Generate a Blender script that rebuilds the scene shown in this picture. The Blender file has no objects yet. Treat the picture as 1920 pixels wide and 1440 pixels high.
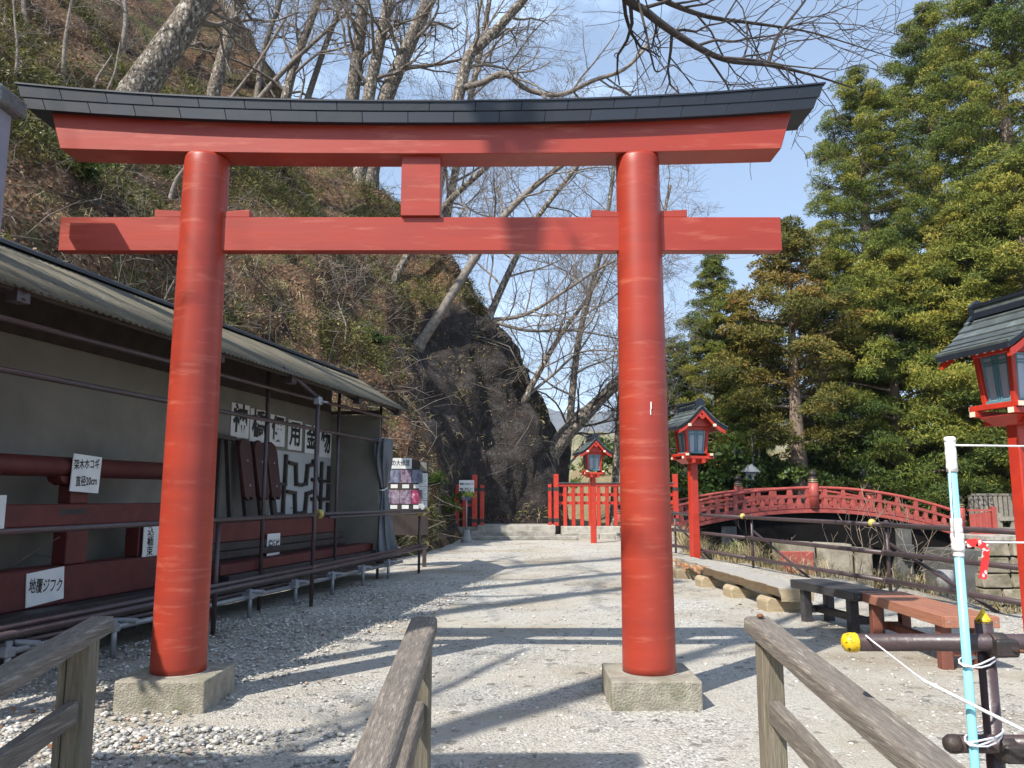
import bpy, bmesh, math, random
import numpy as np
from mathutils import Vector, Matrix
from mathutils.bvhtree import BVHTree
R = math.radians
scn = bpy.context.scene
C = scn.collection
# ------------------------------------------------------------------ camera
EYE = 1.35
PITCH = math.atan(213 / 1493.0)
cam_d = bpy.data.cameras.new('camera'); cam_d.sensor_width = 36; cam_d.lens = 28.0
cam_d.clip_start = 0.05; cam_d.clip_end = 9000
cam = bpy.data.objects.new('camera', cam_d); C.objects.link(cam)
cam.location = (0, 0, EYE); cam.rotation_euler = (R(90) + PITCH, 0, 0)
scn.camera = cam
# ------------------------------------------------------------------ sky and sun
SUN_TO = Vector((-0.62, -0.68, 1.0)).normalized()
SUN_EL = math.asin(SUN_TO.z); SUN_ROT = math.atan2(SUN_TO.x, SUN_TO.y)
wd = bpy.data.worlds.new('World'); scn.world = wd; wd.use_nodes = True
nt = wd.node_tree; bg = nt.nodes['Background']
sky = nt.nodes.new('ShaderNodeTexSky'); sky.sky_type = 'NISHITA'; sky.sun_disc = False
sky.sun_elevation = SUN_EL; sky.sun_rotation = SUN_ROT; sky.altitude = 600
sky.air_density = 1.0; sky.dust_density = 1.2; sky.ozone_density = 1.0
tc = nt.nodes.new('ShaderNodeTexCoord'); mp = nt.nodes.new('ShaderNodeMapping')
mp.inputs['Scale'].default_value = (1, 1, 2.6); mp.inputs['Location'].default_value = (0.35, 0.2, 0.1)
nz = nt.nodes.new('ShaderNodeTexNoise'); nz.inputs['Scale'].default_value = 3.2; nz.inputs['Detail'].default_value = 7
nz.inputs['Roughness'].default_value = 0.55
cr = nt.nodes.new('ShaderNodeValToRGB'); cr.color_ramp.elements[0].position = 0.54; cr.color_ramp.elements[1].position = 0.86; cr.color_ramp.elements[0].color = (0.13, 0.13, 0.13, 1)
mx = nt.nodes.new('ShaderNodeMix'); mx.data_type = 'RGBA'
mx.inputs[7].default_value = (8.4, 11.2, 15.0, 1)
nt.links.new(tc.outputs['Generated'], mp.inputs['Vector']); nt.links.new(mp.outputs[0], nz.inputs['Vector'])
sz_ = nt.nodes.new('ShaderNodeSeparateXYZ'); nt.links.new(tc.outputs['Generated'], sz_.inputs[0])
lowc = nt.nodes.new('ShaderNodeMapRange'); lowc.inputs[1].default_value = 0.36; lowc.inputs[2].default_value = 0.08; lowc.inputs[3].default_value = 0.0; lowc.inputs[4].default_value = 0.15; nt.links.new(sz_.outputs['Z'], lowc.inputs[0])
adc = nt.nodes.new('ShaderNodeMath'); adc.operation = 'ADD'; nt.links.new(nz.outputs[0], adc.inputs[0]); nt.links.new(lowc.outputs[0], adc.inputs[1])
nt.links.new(adc.outputs[0], cr.inputs[0]); nt.links.new(cr.outputs[0], mx.inputs[0])
nt.links.new(sky.outputs[0], mx.inputs[6]); nt.links.new(mx.outputs[2], bg.inputs['Color'])
bg.inputs['Strength'].default_value = 0.105
sl = bpy.data.lights.new('sun', 'SUN'); sl.energy = 5.0; sl.angle = R(0.53); sl.color = (1.0, 0.95, 0.87)
so = bpy.data.objects.new('sun', sl); C.objects.link(so); so.rotation_euler = SUN_TO.to_track_quat('Z', 'Y').to_euler()
so.location = (-30, -30, 50)
vs = scn.view_settings; vs.view_transform = 'Standard'; vs.look = 'None'; vs.exposure = 0.78; vs.gamma = 1.0; vs.use_curve_mapping = False
scn.cycles.max_bounces = 6; scn.cycles.diffuse_bounces = 2; scn.cycles.transparent_max_bounces = 6

# ------------------------------------------------------------------ helpers
def ray(px, py):
    a = (px - 960) / 1493.0; b = (720 - py) / 1493.0; s, c = math.sin(PITCH), math.cos(PITCH)
    return Vector((a, c - b * s, s + b * c))
def at(px, py, Y):
    d = ray(px, py); return Vector((0, 0, EYE)) + d * (Y / d.y)
def ground(px, py, z=0.0):
    d = ray(px, py); return Vector((0, 0, EYE)) + d * ((z - EYE) / d.z)

def tag(o, label=None, cat=None, group=None, kind=None):
    if label: o['label'] = label
    if cat: o['category'] = cat
    if group: o['group'] = group
    if kind: o['kind'] = kind
    return o
def thing(name, label, cat, loc=(0, 0, 0), rotz=0.0, group=None):
    o = bpy.data.objects.new(name, None); C.objects.link(o); o.empty_display_size = 0.1
    o.location = loc; o.rotation_euler = (0, 0, rotz)
    return tag(o, label, cat, group)
def link(name, me, mat=None, parent=None, loc=None, rot=None):
    if mat is not None and not me.materials: me.materials.append(mat)
    o = bpy.data.objects.new(name, me); C.objects.link(o)
    if parent is not None: o.parent = parent
    if loc is not None: o.location = loc
    if rot is not None: o.rotation_euler = rot
    return o
def copy_tree(o, parent=None):
    kids = [k for k in C.objects if k.parent == o]
    c = o.copy(); C.objects.link(c); c.parent = parent
    for k in kids: copy_tree(k, c)
    return c

class MB:
    def __init__(s): s.v = []; s.f = []; s.sm = []
    def add(s, vs, fs, smooth=False):
        n = len(s.v); s.v.extend(tuple(p) for p in vs)
        for f in fs: s.f.append(tuple(i + n for i in f)); s.sm.append(smooth)
        return s
    BF = ((0, 3, 2, 1), (4, 5, 6, 7), (0, 1, 5, 4), (1, 2, 6, 5), (2, 3, 7, 6), (3, 0, 4, 7))
    def hexa(s, p8): return s.add(p8, MB.BF)
    def box(s, x0, x1, y0, y1, z0, z1):
        return s.hexa([(x0, y0, z0), (x1, y0, z0), (x1, y1, z0), (x0, y1, z0), (x0, y0, z1), (x1, y0, z1), (x1, y1, z1), (x0, y1, z1)])
    def bar(s, p, q, w, h, up=(0, 0, 1)):
        p = Vector(p); q = Vector(q); d = (q - p).normalized(); r = d.cross(Vector(up))
        if r.length < 1e-4: r = d.cross(Vector((1, 0, 0)))
        r.normalize(); u = r.cross(d).normalized(); r = r * (w / 2); u = u * (h / 2)
        return s.hexa([p - r - u, p + r - u, q + r - u, q - r - u, p - r + u, p + r + u, q + r + u, q - r + u])
    def tube(s, pts, rad, n=8, caps=True):
        pts = [Vector(p) for p in pts]; m = len(pts)
        if not hasattr(rad, '__len__'): rad = [rad] * m
        t0 = (pts[1] - pts[0]).normalized()
        a = t0.cross(Vector((0, 0, 1)))
        if a.length < 1e-3: a = t0.cross(Vector((0, 1, 0)))
        a.normalize(); base = len(s.v)
        cs = [(math.cos(2 * math.pi * k / n), math.sin(2 * math.pi * k / n)) for k in range(n)]
        for i, p in enumerate(pts):
            t = (pts[min(i + 1, m - 1)] - pts[max(i - 1, 0)]).normalized()
            a = (a - t * a.dot(t)).normalized(); b = t.cross(a); r = rad[i]
            for cc, ss in cs:
                s.v.append((p.x + (a.x * cc + b.x * ss) * r, p.y + (a.y * cc + b.y * ss) * r, p.z + (a.z * cc + b.z * ss) * r))
        for i in range(m - 1):
            for k in range(n):
                k2 = (k + 1) % n; o = base + i * n
                s.f.append((o + k, o + k2, o + n + k2, o + n + k)); s.sm.append(True)
        if caps:
            s.f.append(tuple(base + k for k in range(n))[::-1]); s.sm.append(False)
            s.f.append(tuple(base + (m - 1) * n + k for k in range(n))); s.sm.append(False)
        return s
    def lathe(s, prof, c=(0, 0, 0), n=20, smooth=True):
        base = len(s.v)
        for r, z in prof:
            for k in range(n):
                t = 2 * math.pi * k / n; s.v.append((c[0] + r * math.cos(t), c[1] + r * math.sin(t), c[2] + z))
        for i in range(len(prof) - 1):
            for k in range(n):
                k2 = (k + 1) % n; o = base + i * n
                s.f.append((o + k, o + k2, o + n + k2, o + n + k)); s.sm.append(smooth)
        s.f.append(tuple(base + k for k in range(n))[::-1]); s.sm.append(False)
        s.f.append(tuple(base + (len(prof) - 1) * n + k for k in range(n))); s.sm.append(False)
        return s
    def extrude(s, poly, fn, d0, d1):
        """poly of (p,q) points; fn(p,q,d)->xyz ; side d0..d1"""
        n = len(poly)
        vs = [fn(p, q, d0) for p, q in poly] + [fn(p, q, d1) for p, q in poly]
        fs = [tuple(range(n))[::-1], tuple(range(n, 2 * n))] + [(i, (i + 1) % n, n + (i + 1) % n, n + i) for i in range(n)]
        return s.add(vs, fs)
    def sweep(s, secs, closed_ends=True):
        """list of equal-length closed sections"""
        n = len(secs[0]); base = len(s.v)
        for sec in secs: s.v.extend(tuple(p) for p in sec)
        for i in range(len(secs) - 1):
            for k in range(n):
                k2 = (k + 1) % n; o = base + i * n
                s.f.append((o + k, o + k2, o + n + k2, o + n + k)); s.sm.append(False)
        if closed_ends:
            s.f.append(tuple(base + k for k in range(n))[::-1]); s.sm.append(False)
            s.f.append(tuple(base + (len(secs) - 1) * n + k for k in range(n))); s.sm.append(False)
        return s
    def mesh(s, name):
        me = bpy.data.meshes.new(name); me.from_pydata(s.v, [], s.f); me.update()
        me.polygons.foreach_set('use_smooth', s.sm)
        return me
    def build(s, name, mat, parent=None, loc=None, rotz=0.0, bevel=0.0, seg=1):
        me = s.mesh(name)
        bm = bmesh.new(); bm.from_mesh(me); bmesh.ops.recalc_face_normals(bm, faces=bm.faces); bm.to_mesh(me); bm.free()
        o = link(name, me, mat, parent, loc, (0, 0, rotz))
        if bevel:
            b = o.modifiers.new('bevel', 'BEVEL'); b.width = bevel; b.segments = seg; b.limit_method = 'ANGLE'; b.angle_limit = R(40)
        return o
def np_mesh(name, V, F, mat, smooth=False, tint=None):
    """V (n,3) array, F (m,k) array of equal polygons"""
    me = bpy.data.meshes.new(name); V = np.asarray(V, np.float32); F = np.asarray(F, np.int32); k = F.shape[1]
    me.vertices.add(len(V)); me.vertices.foreach_set('co', V.ravel())
    me.loops.add(F.size); me.loops.foreach_set('vertex_index', F.ravel())
    me.polygons.add(len(F)); me.polygons.foreach_set('loop_start', np.arange(0, F.size, k, dtype=np.int32))
    if smooth: me.polygons.foreach_set('use_smooth', np.ones(len(F), bool))
    if tint is not None:
        at_ = me.attributes.new('tint', 'FLOAT', 'POINT'); at_.data.foreach_set('value', np.asarray(tint, np.float32))
    me.update(calc_edges=True); me.validate(); me.materials.append(mat)
    return me
def seeded(n): return random.Random(n)
def text_mesh(body, size, bold=0.0, spacing=1.0, line=1.0, sx=1.0, align='CENTER'):
    cu = bpy.data.curves.new('lettering', 'FONT'); cu.body = body; cu.size = size; cu.align_x = align; cu.align_y = 'CENTER'
    cu.offset = bold; cu.space_character = spacing; cu.space_line = line; cu.resolution_u = 3; cu.fill_mode = 'FRONT'
    ob = bpy.data.objects.new('lettering', cu); C.objects.link(ob); bpy.context.view_layer.update()
    dg = bpy.context.evaluated_depsgraph_get()
    me = bpy.data.meshes.new_from_object(ob.evaluated_get(dg)); bpy.data.objects.remove(ob)
    if sx != 1.0: me.transform(Matrix.Diagonal((sx, 1, 1, 1)))
    return me

# ------------------------------------------------------------------ materials
MATS = {}
def ramp_set(node, stops):
    e = node.color_ramp.elements
    while len(e) < len(stops): e.new(0.5)
    for k, (p, c) in enumerate(stops): e[k].position = p; e[k].color = (*c, 1) if len(c) == 3 else c
def mat(name, c1, c2=None, scale=6.0, rough=0.6, bump=0.0, bscale=60.0, metal=0.0, stretch=(1, 1, 1), c3=None, s3=1.2, m3=(0.55, 0.7),
        ovar=0.0, spec=0.5, detail=6.0, lo=0.35, hi=0.65, bstretch=None, coat=0.0):
    m = bpy.data.materials.new(name); m.use_nodes = True; t = m.node_tree; N = t.nodes; L = t.links
    b = N['Principled BSDF']; tc = N.new('ShaderNodeTexCoord'); mp = N.new('ShaderNodeMapping'); mp.inputs['Scale'].default_value = stretch
    L.new(tc.outputs['Object'], mp.inputs[0])
    off = None
    if ovar:
        oi = N.new('ShaderNodeObjectInfo'); sc = N.new('ShaderNodeVectorMath'); sc.operation = 'SCALE'; sc.inputs['Scale'].default_value = 37.0
        L.new(oi.outputs['Random'], sc.inputs[0]); L.new(sc.outputs[0], mp.inputs['Location'])
    nz = N.new('ShaderNodeTexNoise'); nz.inputs['Scale'].default_value = scale; nz.inputs['Detail'].default_value = detail; nz.inputs['Roughness'].default_value = 0.6
    L.new(mp.outputs[0], nz.inputs['Vector'])
    rp = N.new('ShaderNodeValToRGB'); ramp_set(rp, [(lo, c1), (hi, c2 or tuple(x * 0.8 for x in c1))]); L.new(nz.outputs[0], rp.inputs[0])
    col = rp.outputs[0]
    if c3 is not None:
        n3 = N.new('ShaderNodeTexNoise'); n3.inputs['Scale'].default_value = s3; n3.inputs['Detail'].default_value = 8; n3.inputs['Roughness'].default_value = 0.65
        L.new(mp.outputs[0], n3.inputs['Vector'])
        r3 = N.new('ShaderNodeMapRange'); r3.inputs[1].default_value = m3[0]; r3.inputs[2].default_value = m3[1]; L.new(n3.outputs[0], r3.inputs[0])
        x = N.new('ShaderNodeMix'); x.data_type = 'RGBA'; x.inputs[7].default_value = (*c3, 1); L.new(r3.outputs[0], x.inputs[0]); L.new(col, x.inputs[6]); col = x.outputs[2]
    if ovar:
        mr = N.new('ShaderNodeMapRange'); mr.inputs[3].default_value = 1 - ovar; mr.inputs[4].default_value = 1 + ovar; L.new(oi.outputs['Random'], mr.inputs[0])
        hv = N.new('ShaderNodeHueSaturation'); L.new(mr.outputs[0], hv.inputs['Value']); L.new(col, hv.inputs['Color']); col = hv.outputs[0]
    L.new(col, b.inputs['Base Color']); b.inputs['Metallic'].default_value = metal; b.inputs['Specular IOR Level'].default_value = spec
    rr = N.new('ShaderNodeMapRange'); rr.inputs[3].default_value = max(0.05, rough - 0.12); rr.inputs[4].default_value = min(1, rough + 0.12)
    L.new(nz.outputs[0], rr.inputs[0]); L.new(rr.outputs[0], b.inputs['Roughness'])
    if coat: b.inputs['Coat Weight'].default_value = coat
    if bump:
        nb = N.new('ShaderNodeTexNoise'); nb.inputs['Scale'].default_value = bscale; nb.inputs['Detail'].default_value = 5
        if bstretch:
            m2 = N.new('ShaderNodeMapping'); m2.inputs['Scale'].default_value = bstretch; L.new(tc.outputs['Object'], m2.inputs[0]); L.new(m2.outputs[0], nb.inputs['Vector'])
        else: L.new(mp.outputs[0], nb.inputs['Vector'])
        bp = N.new('ShaderNodeBump'); bp.inputs['Strength'].default_value = bump; bp.inputs['Distance'].default_value = 0.02
        L.new(nb.outputs[0], bp.inputs['Height']); L.new(bp.outputs[0], b.inputs['Normal'])
    MATS[name] = m; return m
VERM = (0.35, 0.040, 0.020)
m_torii = mat('vermilion_sheet', VERM, (0.275, 0.030, 0.016), 1.1, 0.42, 0.05, 5, c3=(0.50, 0.15, 0.095), s3=3.6, m3=(0.55, 0.84), stretch=(0.6, 0.6, 4.6))
m_kasagi = mat('dark_copper_sheet', (0.016, 0.021, 0.032), (0.010, 0.014, 0.022), 5, 0.45, 0.06, 9, metal=0.0, ovar=0.22)
m_plinth = mat('granite_plinth', (0.36, 0.33, 0.265), (0.23, 0.205, 0.16), 11, 0.85, 0.7, 80, c3=(0.15, 0.15, 0.09), s3=4, m3=(0.50, 0.68))
m_red = mat('red_lacquer', (0.50, 0.040, 0.018), (0.40, 0.030, 0.016), 6, 0.4, 0.05, 30, ovar=0.08)
m_redold = mat('faded_red_timber', (0.105, 0.015, 0.012), (0.072, 0.011, 0.010), 5, 0.6, 0.15, 40, c3=(0.15, 0.065, 0.05), s3=5, m3=(0.62, 0.74), ovar=0.12)
m_bridge = mat('bridge_red', (0.39, 0.075, 0.058), (0.30, 0.058, 0.046), 4, 0.5, 0.05, 30, ovar=0.1)
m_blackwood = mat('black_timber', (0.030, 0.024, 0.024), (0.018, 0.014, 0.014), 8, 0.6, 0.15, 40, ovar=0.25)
m_iron = mat('black_iron', (0.022, 0.020, 0.020), (0.05, 0.032, 0.026), 14, 0.55, 0.2, 70)
m_pipe = mat('brown_painted_pipe', (0.070, 0.045, 0.048), (0.050, 0.034, 0.037), 7, 0.42, 0.10, 50, c3=(0.22, 0.18, 0.16), s3=46, m3=(0.63, 0.68), coat=0.1)
m_galv = mat('galvanised_pipe', (0.36, 0.37, 0.39), (0.26, 0.27, 0.29), 10, 0.45, 0.08, 50, metal=0.35, c3=(0.16, 0.13, 0.11), s3=8, m3=(0.6, 0.75))
m_yellow = mat('yellow_cap', (0.75, 0.50, 0.01), (0.62, 0.40, 0.01), 9, 0.4, c3=(0.05, 0.03, 0.01), s3=75, m3=(0.555, 0.585))
m_oldyellow = mat('worn_yellow_cap', (0.55, 0.42, 0.10), (0.42, 0.33, 0.10), 30, 0.5)
m_plaster = mat('grey_board_wall', (0.215, 0.198, 0.165), (0.18, 0.168, 0.145), 1.5, 0.8, 0.1, 40, c3=(0.115, 0.098, 0.075), s3=0.9, m3=(0.45, 0.75))
m_roof = mat('mossy_corrugated_roof', (0.125, 0.108, 0.072), (0.075, 0.066, 0.045), 2.2, 0.85, 0.2, 60, c3=(0.27, 0.25, 0.20), s3=26, m3=(0.62, 0.72), ovar=0.12)
m_purlin = mat('dark_purlin', (0.055, 0.040, 0.034), (0.034, 0.026, 0.022), 6, 0.7)
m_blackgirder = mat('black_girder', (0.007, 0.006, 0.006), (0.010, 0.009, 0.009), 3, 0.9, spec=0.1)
m_rust = mat('rusty_purlin', (0.16, 0.060, 0.022), (0.09, 0.04, 0.02), 6, 0.75)
m_white = mat('white_sign_board', (0.72, 0.72, 0.70), (0.64, 0.64, 0.63), 5, 0.5)
m_ink = mat('black_lettering', (0.010, 0.010, 0.011), (0.014, 0.014, 0.014), 5, 0.6)
m_tarp = mat('grey_tarpaulin', (0.13, 0.14, 0.155), (0.09, 0.10, 0.11), 3, 0.5, 0.25, 14)
m_board = mat('dark_stained_board', (0.060, 0.042, 0.034), (0.036, 0.026, 0.022), 7, 0.7, 0.2, 40, stretch=(6, 6, 0.6), ovar=0.2)
WG = (1, 0.12, 1)
m_handrail = mat('weathered_rail_wood', (0.215, 0.185, 0.155), (0.125, 0.105, 0.088), 16, 0.85, 0.55, 46, stretch=(7, 0.45, 7), c3=(0.38, 0.34, 0.29), s3=14, m3=(0.54, 0.72))
m_handpost = mat('weathered_post_wood', (0.25, 0.21, 0.15), (0.145, 0.122, 0.092), 14, 0.85, 0.5, 46, stretch=(6, 6, 0.4), c3=(0.13, 0.135, 0.09), s3=3, m3=(0.5, 0.75))
m_log = mat('grey_split_log_top', (0.36, 0.34, 0.30), (0.27, 0.25, 0.22), 12, 0.85, 0.3, 50, stretch=(5, 0.4, 5))
m_logside = mat('brown_log_side', (0.17, 0.115, 0.062), (0.10, 0.066, 0.038), 10, 0.85, 0.5, 40, stretch=(4, 0.5, 4))
m_logleg = mat('pale_wood_block', (0.42, 0.34, 0.22), (0.32, 0.25, 0.155), 9, 0.8, 0.3, 30, stretch=(1, 1, 5), ovar=0.1)
m_splinter = mat('orange_split_wood', (0.50, 0.26, 0.12), (0.30, 0.15, 0.075), 20, 0.85, 0.4, 40)
m_benchblk = mat('black_bench_slat', (0.050, 0.046, 0.050), (0.032, 0.029, 0.032), 8, 0.45, 0.15, 50, stretch=(5, 0.5, 5), ovar=0.2)
m_benchbrn = mat('brown_bench_wood', (0.36, 0.155, 0.095), (0.28, 0.115, 0.072), 8, 0.5, 0.15, 50, stretch=(5, 0.5, 5), ovar=0.08)
m_benchleg = mat('dark_red_bench_leg', (0.19, 0.065, 0.042), (0.13, 0.045, 0.03), 8, 0.6, 0.15, 50, ovar=0.1)
m_aqua = mat('aqua_plastic_tube', (0.27, 0.66, 0.74), (0.24, 0.61, 0.70), 6, 0.3, coat=0.3)
m_tape = mat('white_tape', (0.82, 0.78, 0.78), (0.74, 0.70, 0.70), 20, 0.5, 0.2, 60)
m_rope = mat('white_cord', (0.82, 0.80, 0.80), (0.70, 0.68, 0.69), 60, 0.75, 0.3, 200)
m_ribbon = mat('red_white_tape', (0.75, 0.03, 0.03), (0.80, 0.72, 0.70), 22, 0.4, lo=0.54, hi=0.56)
m_teal = mat('teal_muntin', (0.10, 0.26, 0.30), (0.08, 0.21, 0.25), 9, 0.5)
m_paper = mat('pale_lamp_pane', (0.36, 0.42, 0.50), (0.30, 0.36, 0.44), 4, 0.25, spec=0.7)
m_cream = mat('cream_end_cap', (0.80, 0.68, 0.52), (0.70, 0.58, 0.44), 9, 0.5)
m_copper = mat('grey_copper_roof', (0.115, 0.135, 0.130), (0.065, 0.078, 0.080), 5, 0.42, 0.08, 20, c3=(0.20, 0.24, 0.23), s3=4, m3=(0.55, 0.8), ovar=0.25, metal=0.15)
m_stone = mat('grey_stone', (0.40, 0.375, 0.32), (0.27, 0.25, 0.215), 4, 0.9, 0.5, 30, c3=(0.18, 0.17, 0.13), s3=2, m3=(0.52, 0.72), ovar=0.14)
m_stonewarm = mat('warm_abutment_stone', (0.30, 0.26, 0.20), (0.17, 0.145, 0.105), 1.8, 0.9, 0.8, 9, c3=(0.10, 0.09, 0.05), s3=1.1, m3=(0.48, 0.66), ovar=0.25)
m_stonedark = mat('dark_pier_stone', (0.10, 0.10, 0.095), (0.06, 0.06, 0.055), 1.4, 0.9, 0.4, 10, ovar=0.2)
m_gold = mat('gilt_band', (0.55, 0.42, 0.20), (0.45, 0.34, 0.16), 9, 0.35, metal=0.6)
m_greywood = mat('grey_weathered_fence', (0.27, 0.245, 0.205), (0.19, 0.17, 0.14), 6, 0.85, 0.3, 30, ovar=0.15)
m_lamp = mat('grey_lamp_metal', (0.17, 0.18, 0.19), (0.11, 0.12, 0.13), 7, 0.5, metal=0.2)
m_darkpole = mat('dark_lamp_pole', (0.045, 0.045, 0.05), (0.03, 0.03, 0.034), 7, 0.5)
m_leftpost = mat('blue_grey_post', (0.26, 0.29, 0.35), (0.21, 0.235, 0.29), 3, 0.6)
m_leftcap = mat('mossy_grey_cap', (0.16, 0.175, 0.18), (0.10, 0.105, 0.105), 12, 0.8, 0.4, 40, c3=(0.05, 0.05, 0.045), s3=14, m3=(0.58, 0.68))
m_concrete = mat('concrete_base', (0.30, 0.30, 0.30), (0.22, 0.22, 0.22), 14, 0.9, 0.4, 60)
# ================================================================== noise
def _hash(i, j, k, seed):
    h = (i * 374761393 + j * 668265263 + k * 1442695041 + seed * 974634777) & 0xFFFFFFFF
    h = ((h ^ (h >> 13)) * 1274126177) & 0xFFFFFFFF
    return ((h ^ (h >> 16)) & 0xFFFFFF) / float(0xFFFFFF)
def vnoise(P, seed=0):
    P = np.asarray(P, float); I = np.floor(P).astype(np.int64); Fr = P - I; Fr = Fr * Fr * (3 - 2 * Fr); out = 0
    for a in (0, 1):
        for b in (0, 1):
            for c in (0, 1):
                w = (Fr[:, 0] if a else 1 - Fr[:, 0]) * (Fr[:, 1] if b else 1 - Fr[:, 1]) * (Fr[:, 2] if c else 1 - Fr[:, 2])
                out = out + w * _hash(I[:, 0] + a, I[:, 1] + b, I[:, 2] + c, seed)
    return out * 2 - 1
def fbm(P, oct=4, seed=0, gain=0.5):
    s = 0; a = 1.0; P = np.asarray(P, float)
    for o in range(oct): s = s + a * vnoise(P * (2 ** o) + o * 17.3, seed + o); a *= gain
    return s
def sstep(x, a, b):
    t = np.clip((np.asarray(x, float) - a) / (b - a), 0, 1); return t * t * (3 - 2 * t)

# ================================================================== ground sheet
def edge_x(Y):
    Y = np.asarray(Y, float)
    e = 7.2 - 0.163 * Y + 0.55
    return np.where(Y < 20, e, np.where(Y < 28, 4.49 + (Y - 20) * 0.17, 5.85 + (Y - 28) * 0.03))
def ground_z(x, y):
    x = np.asarray(x, float); y = np.asarray(y, float)
    d = x - edge_x(y)
    ch = -6.2 * (1 - np.exp(-np.clip(d, 0, None) / (1.5 + 1.9 * sstep(y, 17, 26))))
    right = sstep(x, 22.6 + 0.0 * y, 27.5)
    ch = ch * (1 - right) + right * (-0.5 + 0.03 * np.clip(x - 26, 0, 60))
    far = 1.55 + 0.085 * np.clip(y - 50, 0, 60) + 0.10 * np.clip(x - 22, 0, 60) - 0.16 * np.clip(14 - x, 0, 40)
    w = sstep(y, 49.5, 52.5) * sstep(x, 2.0, 9.0)
    z = ch * (1 - w) + far * w
    left_far = sstep(y, 48, 62) * (1 - sstep(x, 2.0, 9.0))
    z = z * (1 - left_far) + left_far * -3.0
    z = z + np.where(y < 3.4, -0.12 * np.clip(3.4 - y, 0, 4), 0) * (d < 0)
    return z
def axis(dense, out, n):
    a, b, st = dense; mid = np.arange(a, b + 1e-6, st)
    lo = a - np.geomspace(st, a - out[0], n)[::-1]; hi = b + np.geomspace(st, out[1] - b, n)
    return np.concatenate([lo, mid, hi])
gx = axis((-9, 34, 0.4), (-4000, 4000), 16); gy = axis((-4, 64, 0.4), (-400, 6000), 18)
GX, GY = np.meshgrid(gx, gy); gp = np.stack([GX.ravel(), GY.ravel()], 1)
gz = ground_z(gp[:, 0], gp[:, 1])
bankw = sstep(gp[:, 0] - edge_x(gp[:, 1]), -0.5, 0.35); bankw = np.maximum(bankw, sstep(gp[:, 1], 31, 34))
n3 = np.stack([gp[:, 0], gp[:, 1], 0 * gz], 1)
gz = gz + 0.010 * fbm(n3 * 0.9, 3, 5) * (gp[:, 1] < 40) * (1 - bankw) + bankw * 0.22 * fbm(n3 * 0.7, 4, 9)
gz = gz - 0.0
nx, ny = len(gx), len(gy)
idx = np.arange(nx * ny).reshape(ny, nx)
GF = np.stack([idx[:-1, :-1], idx[:-1, 1:], idx[1:, 1:], idx[1:, :-1]], -1).reshape(-1, 4)

m = bpy.data.materials.new('pale_gravel_ground'); m.use_nodes = True; t = m.node_tree; N = t.nodes; L = t.links; b = N['Principled BSDF']
tc = N.new('ShaderNodeTexCoord')
def noise(scale, detail=5, rough=0.6, vec=None, T=None):
    T = T or t; z = T.nodes.new('ShaderNodeTexNoise'); z.inputs['Scale'].default_value = scale; z.inputs['Detail'].default_value = detail; z.inputs['Roughness'].default_value = rough
    T.links.new(vec or tc.outputs['Object'], z.inputs['Vector']); return z
def ramp(inp, stops, T=None):
    T = T or t; r = T.nodes.new('ShaderNodeValToRGB'); ramp_set(r, stops); T.links.new(inp, r.inputs[0]); return r
def mixc(f, a, b_, T=None, mode='MIX'):
    T = T or t; x = T.nodes.new('ShaderNodeMix'); x.data_type = 'RGBA'; x.blend_type = mode
    for s, v in ((0, f), (6, a), (7, b_)):
        if isinstance(v, (int, float)): x.inputs[s].default_value = v
        elif isinstance(v, tuple): x.inputs[s].default_value = (*v, 1)
        else: T.links.new(v, x.inputs[s])
    return x.outputs[2]
vo = N.new('ShaderNodeTexVoronoi'); vo.inputs['Scale'].default_value = 62; L.new(tc.outputs['Object'], vo.inputs['Vector'])
vo2 = N.new('ShaderNodeTexVoronoi'); vo2.inputs['Scale'].default_value = 17; L.new(tc.outputs['Object'], vo2.inputs['Vector'])
peb = ramp(vo.outputs['Color'], [(0.12, (0.24, 0.23, 0.21)), (0.45, (0.48, 0.46, 0.415)), (0.9, (0.65, 0.625, 0.57))])
fine = noise(150, 3); sand = ramp(fine.outputs[0], [(0.33, (0.37, 0.335, 0.275)), (0.66, (0.61, 0.57, 0.49))])
big = noise(0.75, 5); rb = ramp(big.outputs[0], [(0.40, (0, 0, 0)), (0.62, (1, 1, 1))])
col = mixc(rb.outputs[0], peb.outputs[0], sand.outputs[0])
dirt = noise(0.45, 7, 0.68); rd = ramp(dirt.outputs[0], [(0.48, (1, 1, 1)), (0.70, (0.66, 0.58, 0.48))]); col = mixc(1.0, col, rd.outputs[0], mode='MULTIPLY')
spk = ramp(vo2.outputs['Color'], [(0.10, (0.42, 0.42, 0.42)), (0.17, (1, 1, 1))]); col = mixc(0.8, col, spk.outputs[0], mode='MULTIPLY')
ab = N.new('ShaderNodeAttribute'); ab.attribute_name = 'tint'
dry = noise(2.3, 8, 0.7); rdry = ramp(dry.outputs[0], [(0.30, (0.07, 0.06, 0.030)), (0.5, (0.21, 0.165, 0.085)), (0.7, (0.30, 0.245, 0.14))])
col = mixc(ab.outputs['Fac'], col, rdry.outputs[0])
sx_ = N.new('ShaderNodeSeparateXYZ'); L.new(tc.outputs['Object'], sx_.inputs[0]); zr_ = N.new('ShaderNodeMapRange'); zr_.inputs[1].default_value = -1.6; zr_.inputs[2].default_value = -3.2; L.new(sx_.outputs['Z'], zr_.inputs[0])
c_gorgeshade = ramp(dry.outputs[0], [(0.3, (0.016, 0.015, 0.012)), (0.7, (0.055, 0.05, 0.04))]); col = mixc(zr_.outputs[0], col, c_gorgeshade.outputs[0])  # dark gorge rock by depth; shade under the bridge is put into its colour
L.new(col, b.inputs['Base Color']); b.inputs['Roughness'].default_value = 0.95; b.inputs['Specular IOR Level'].default_value = 0.2
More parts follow.
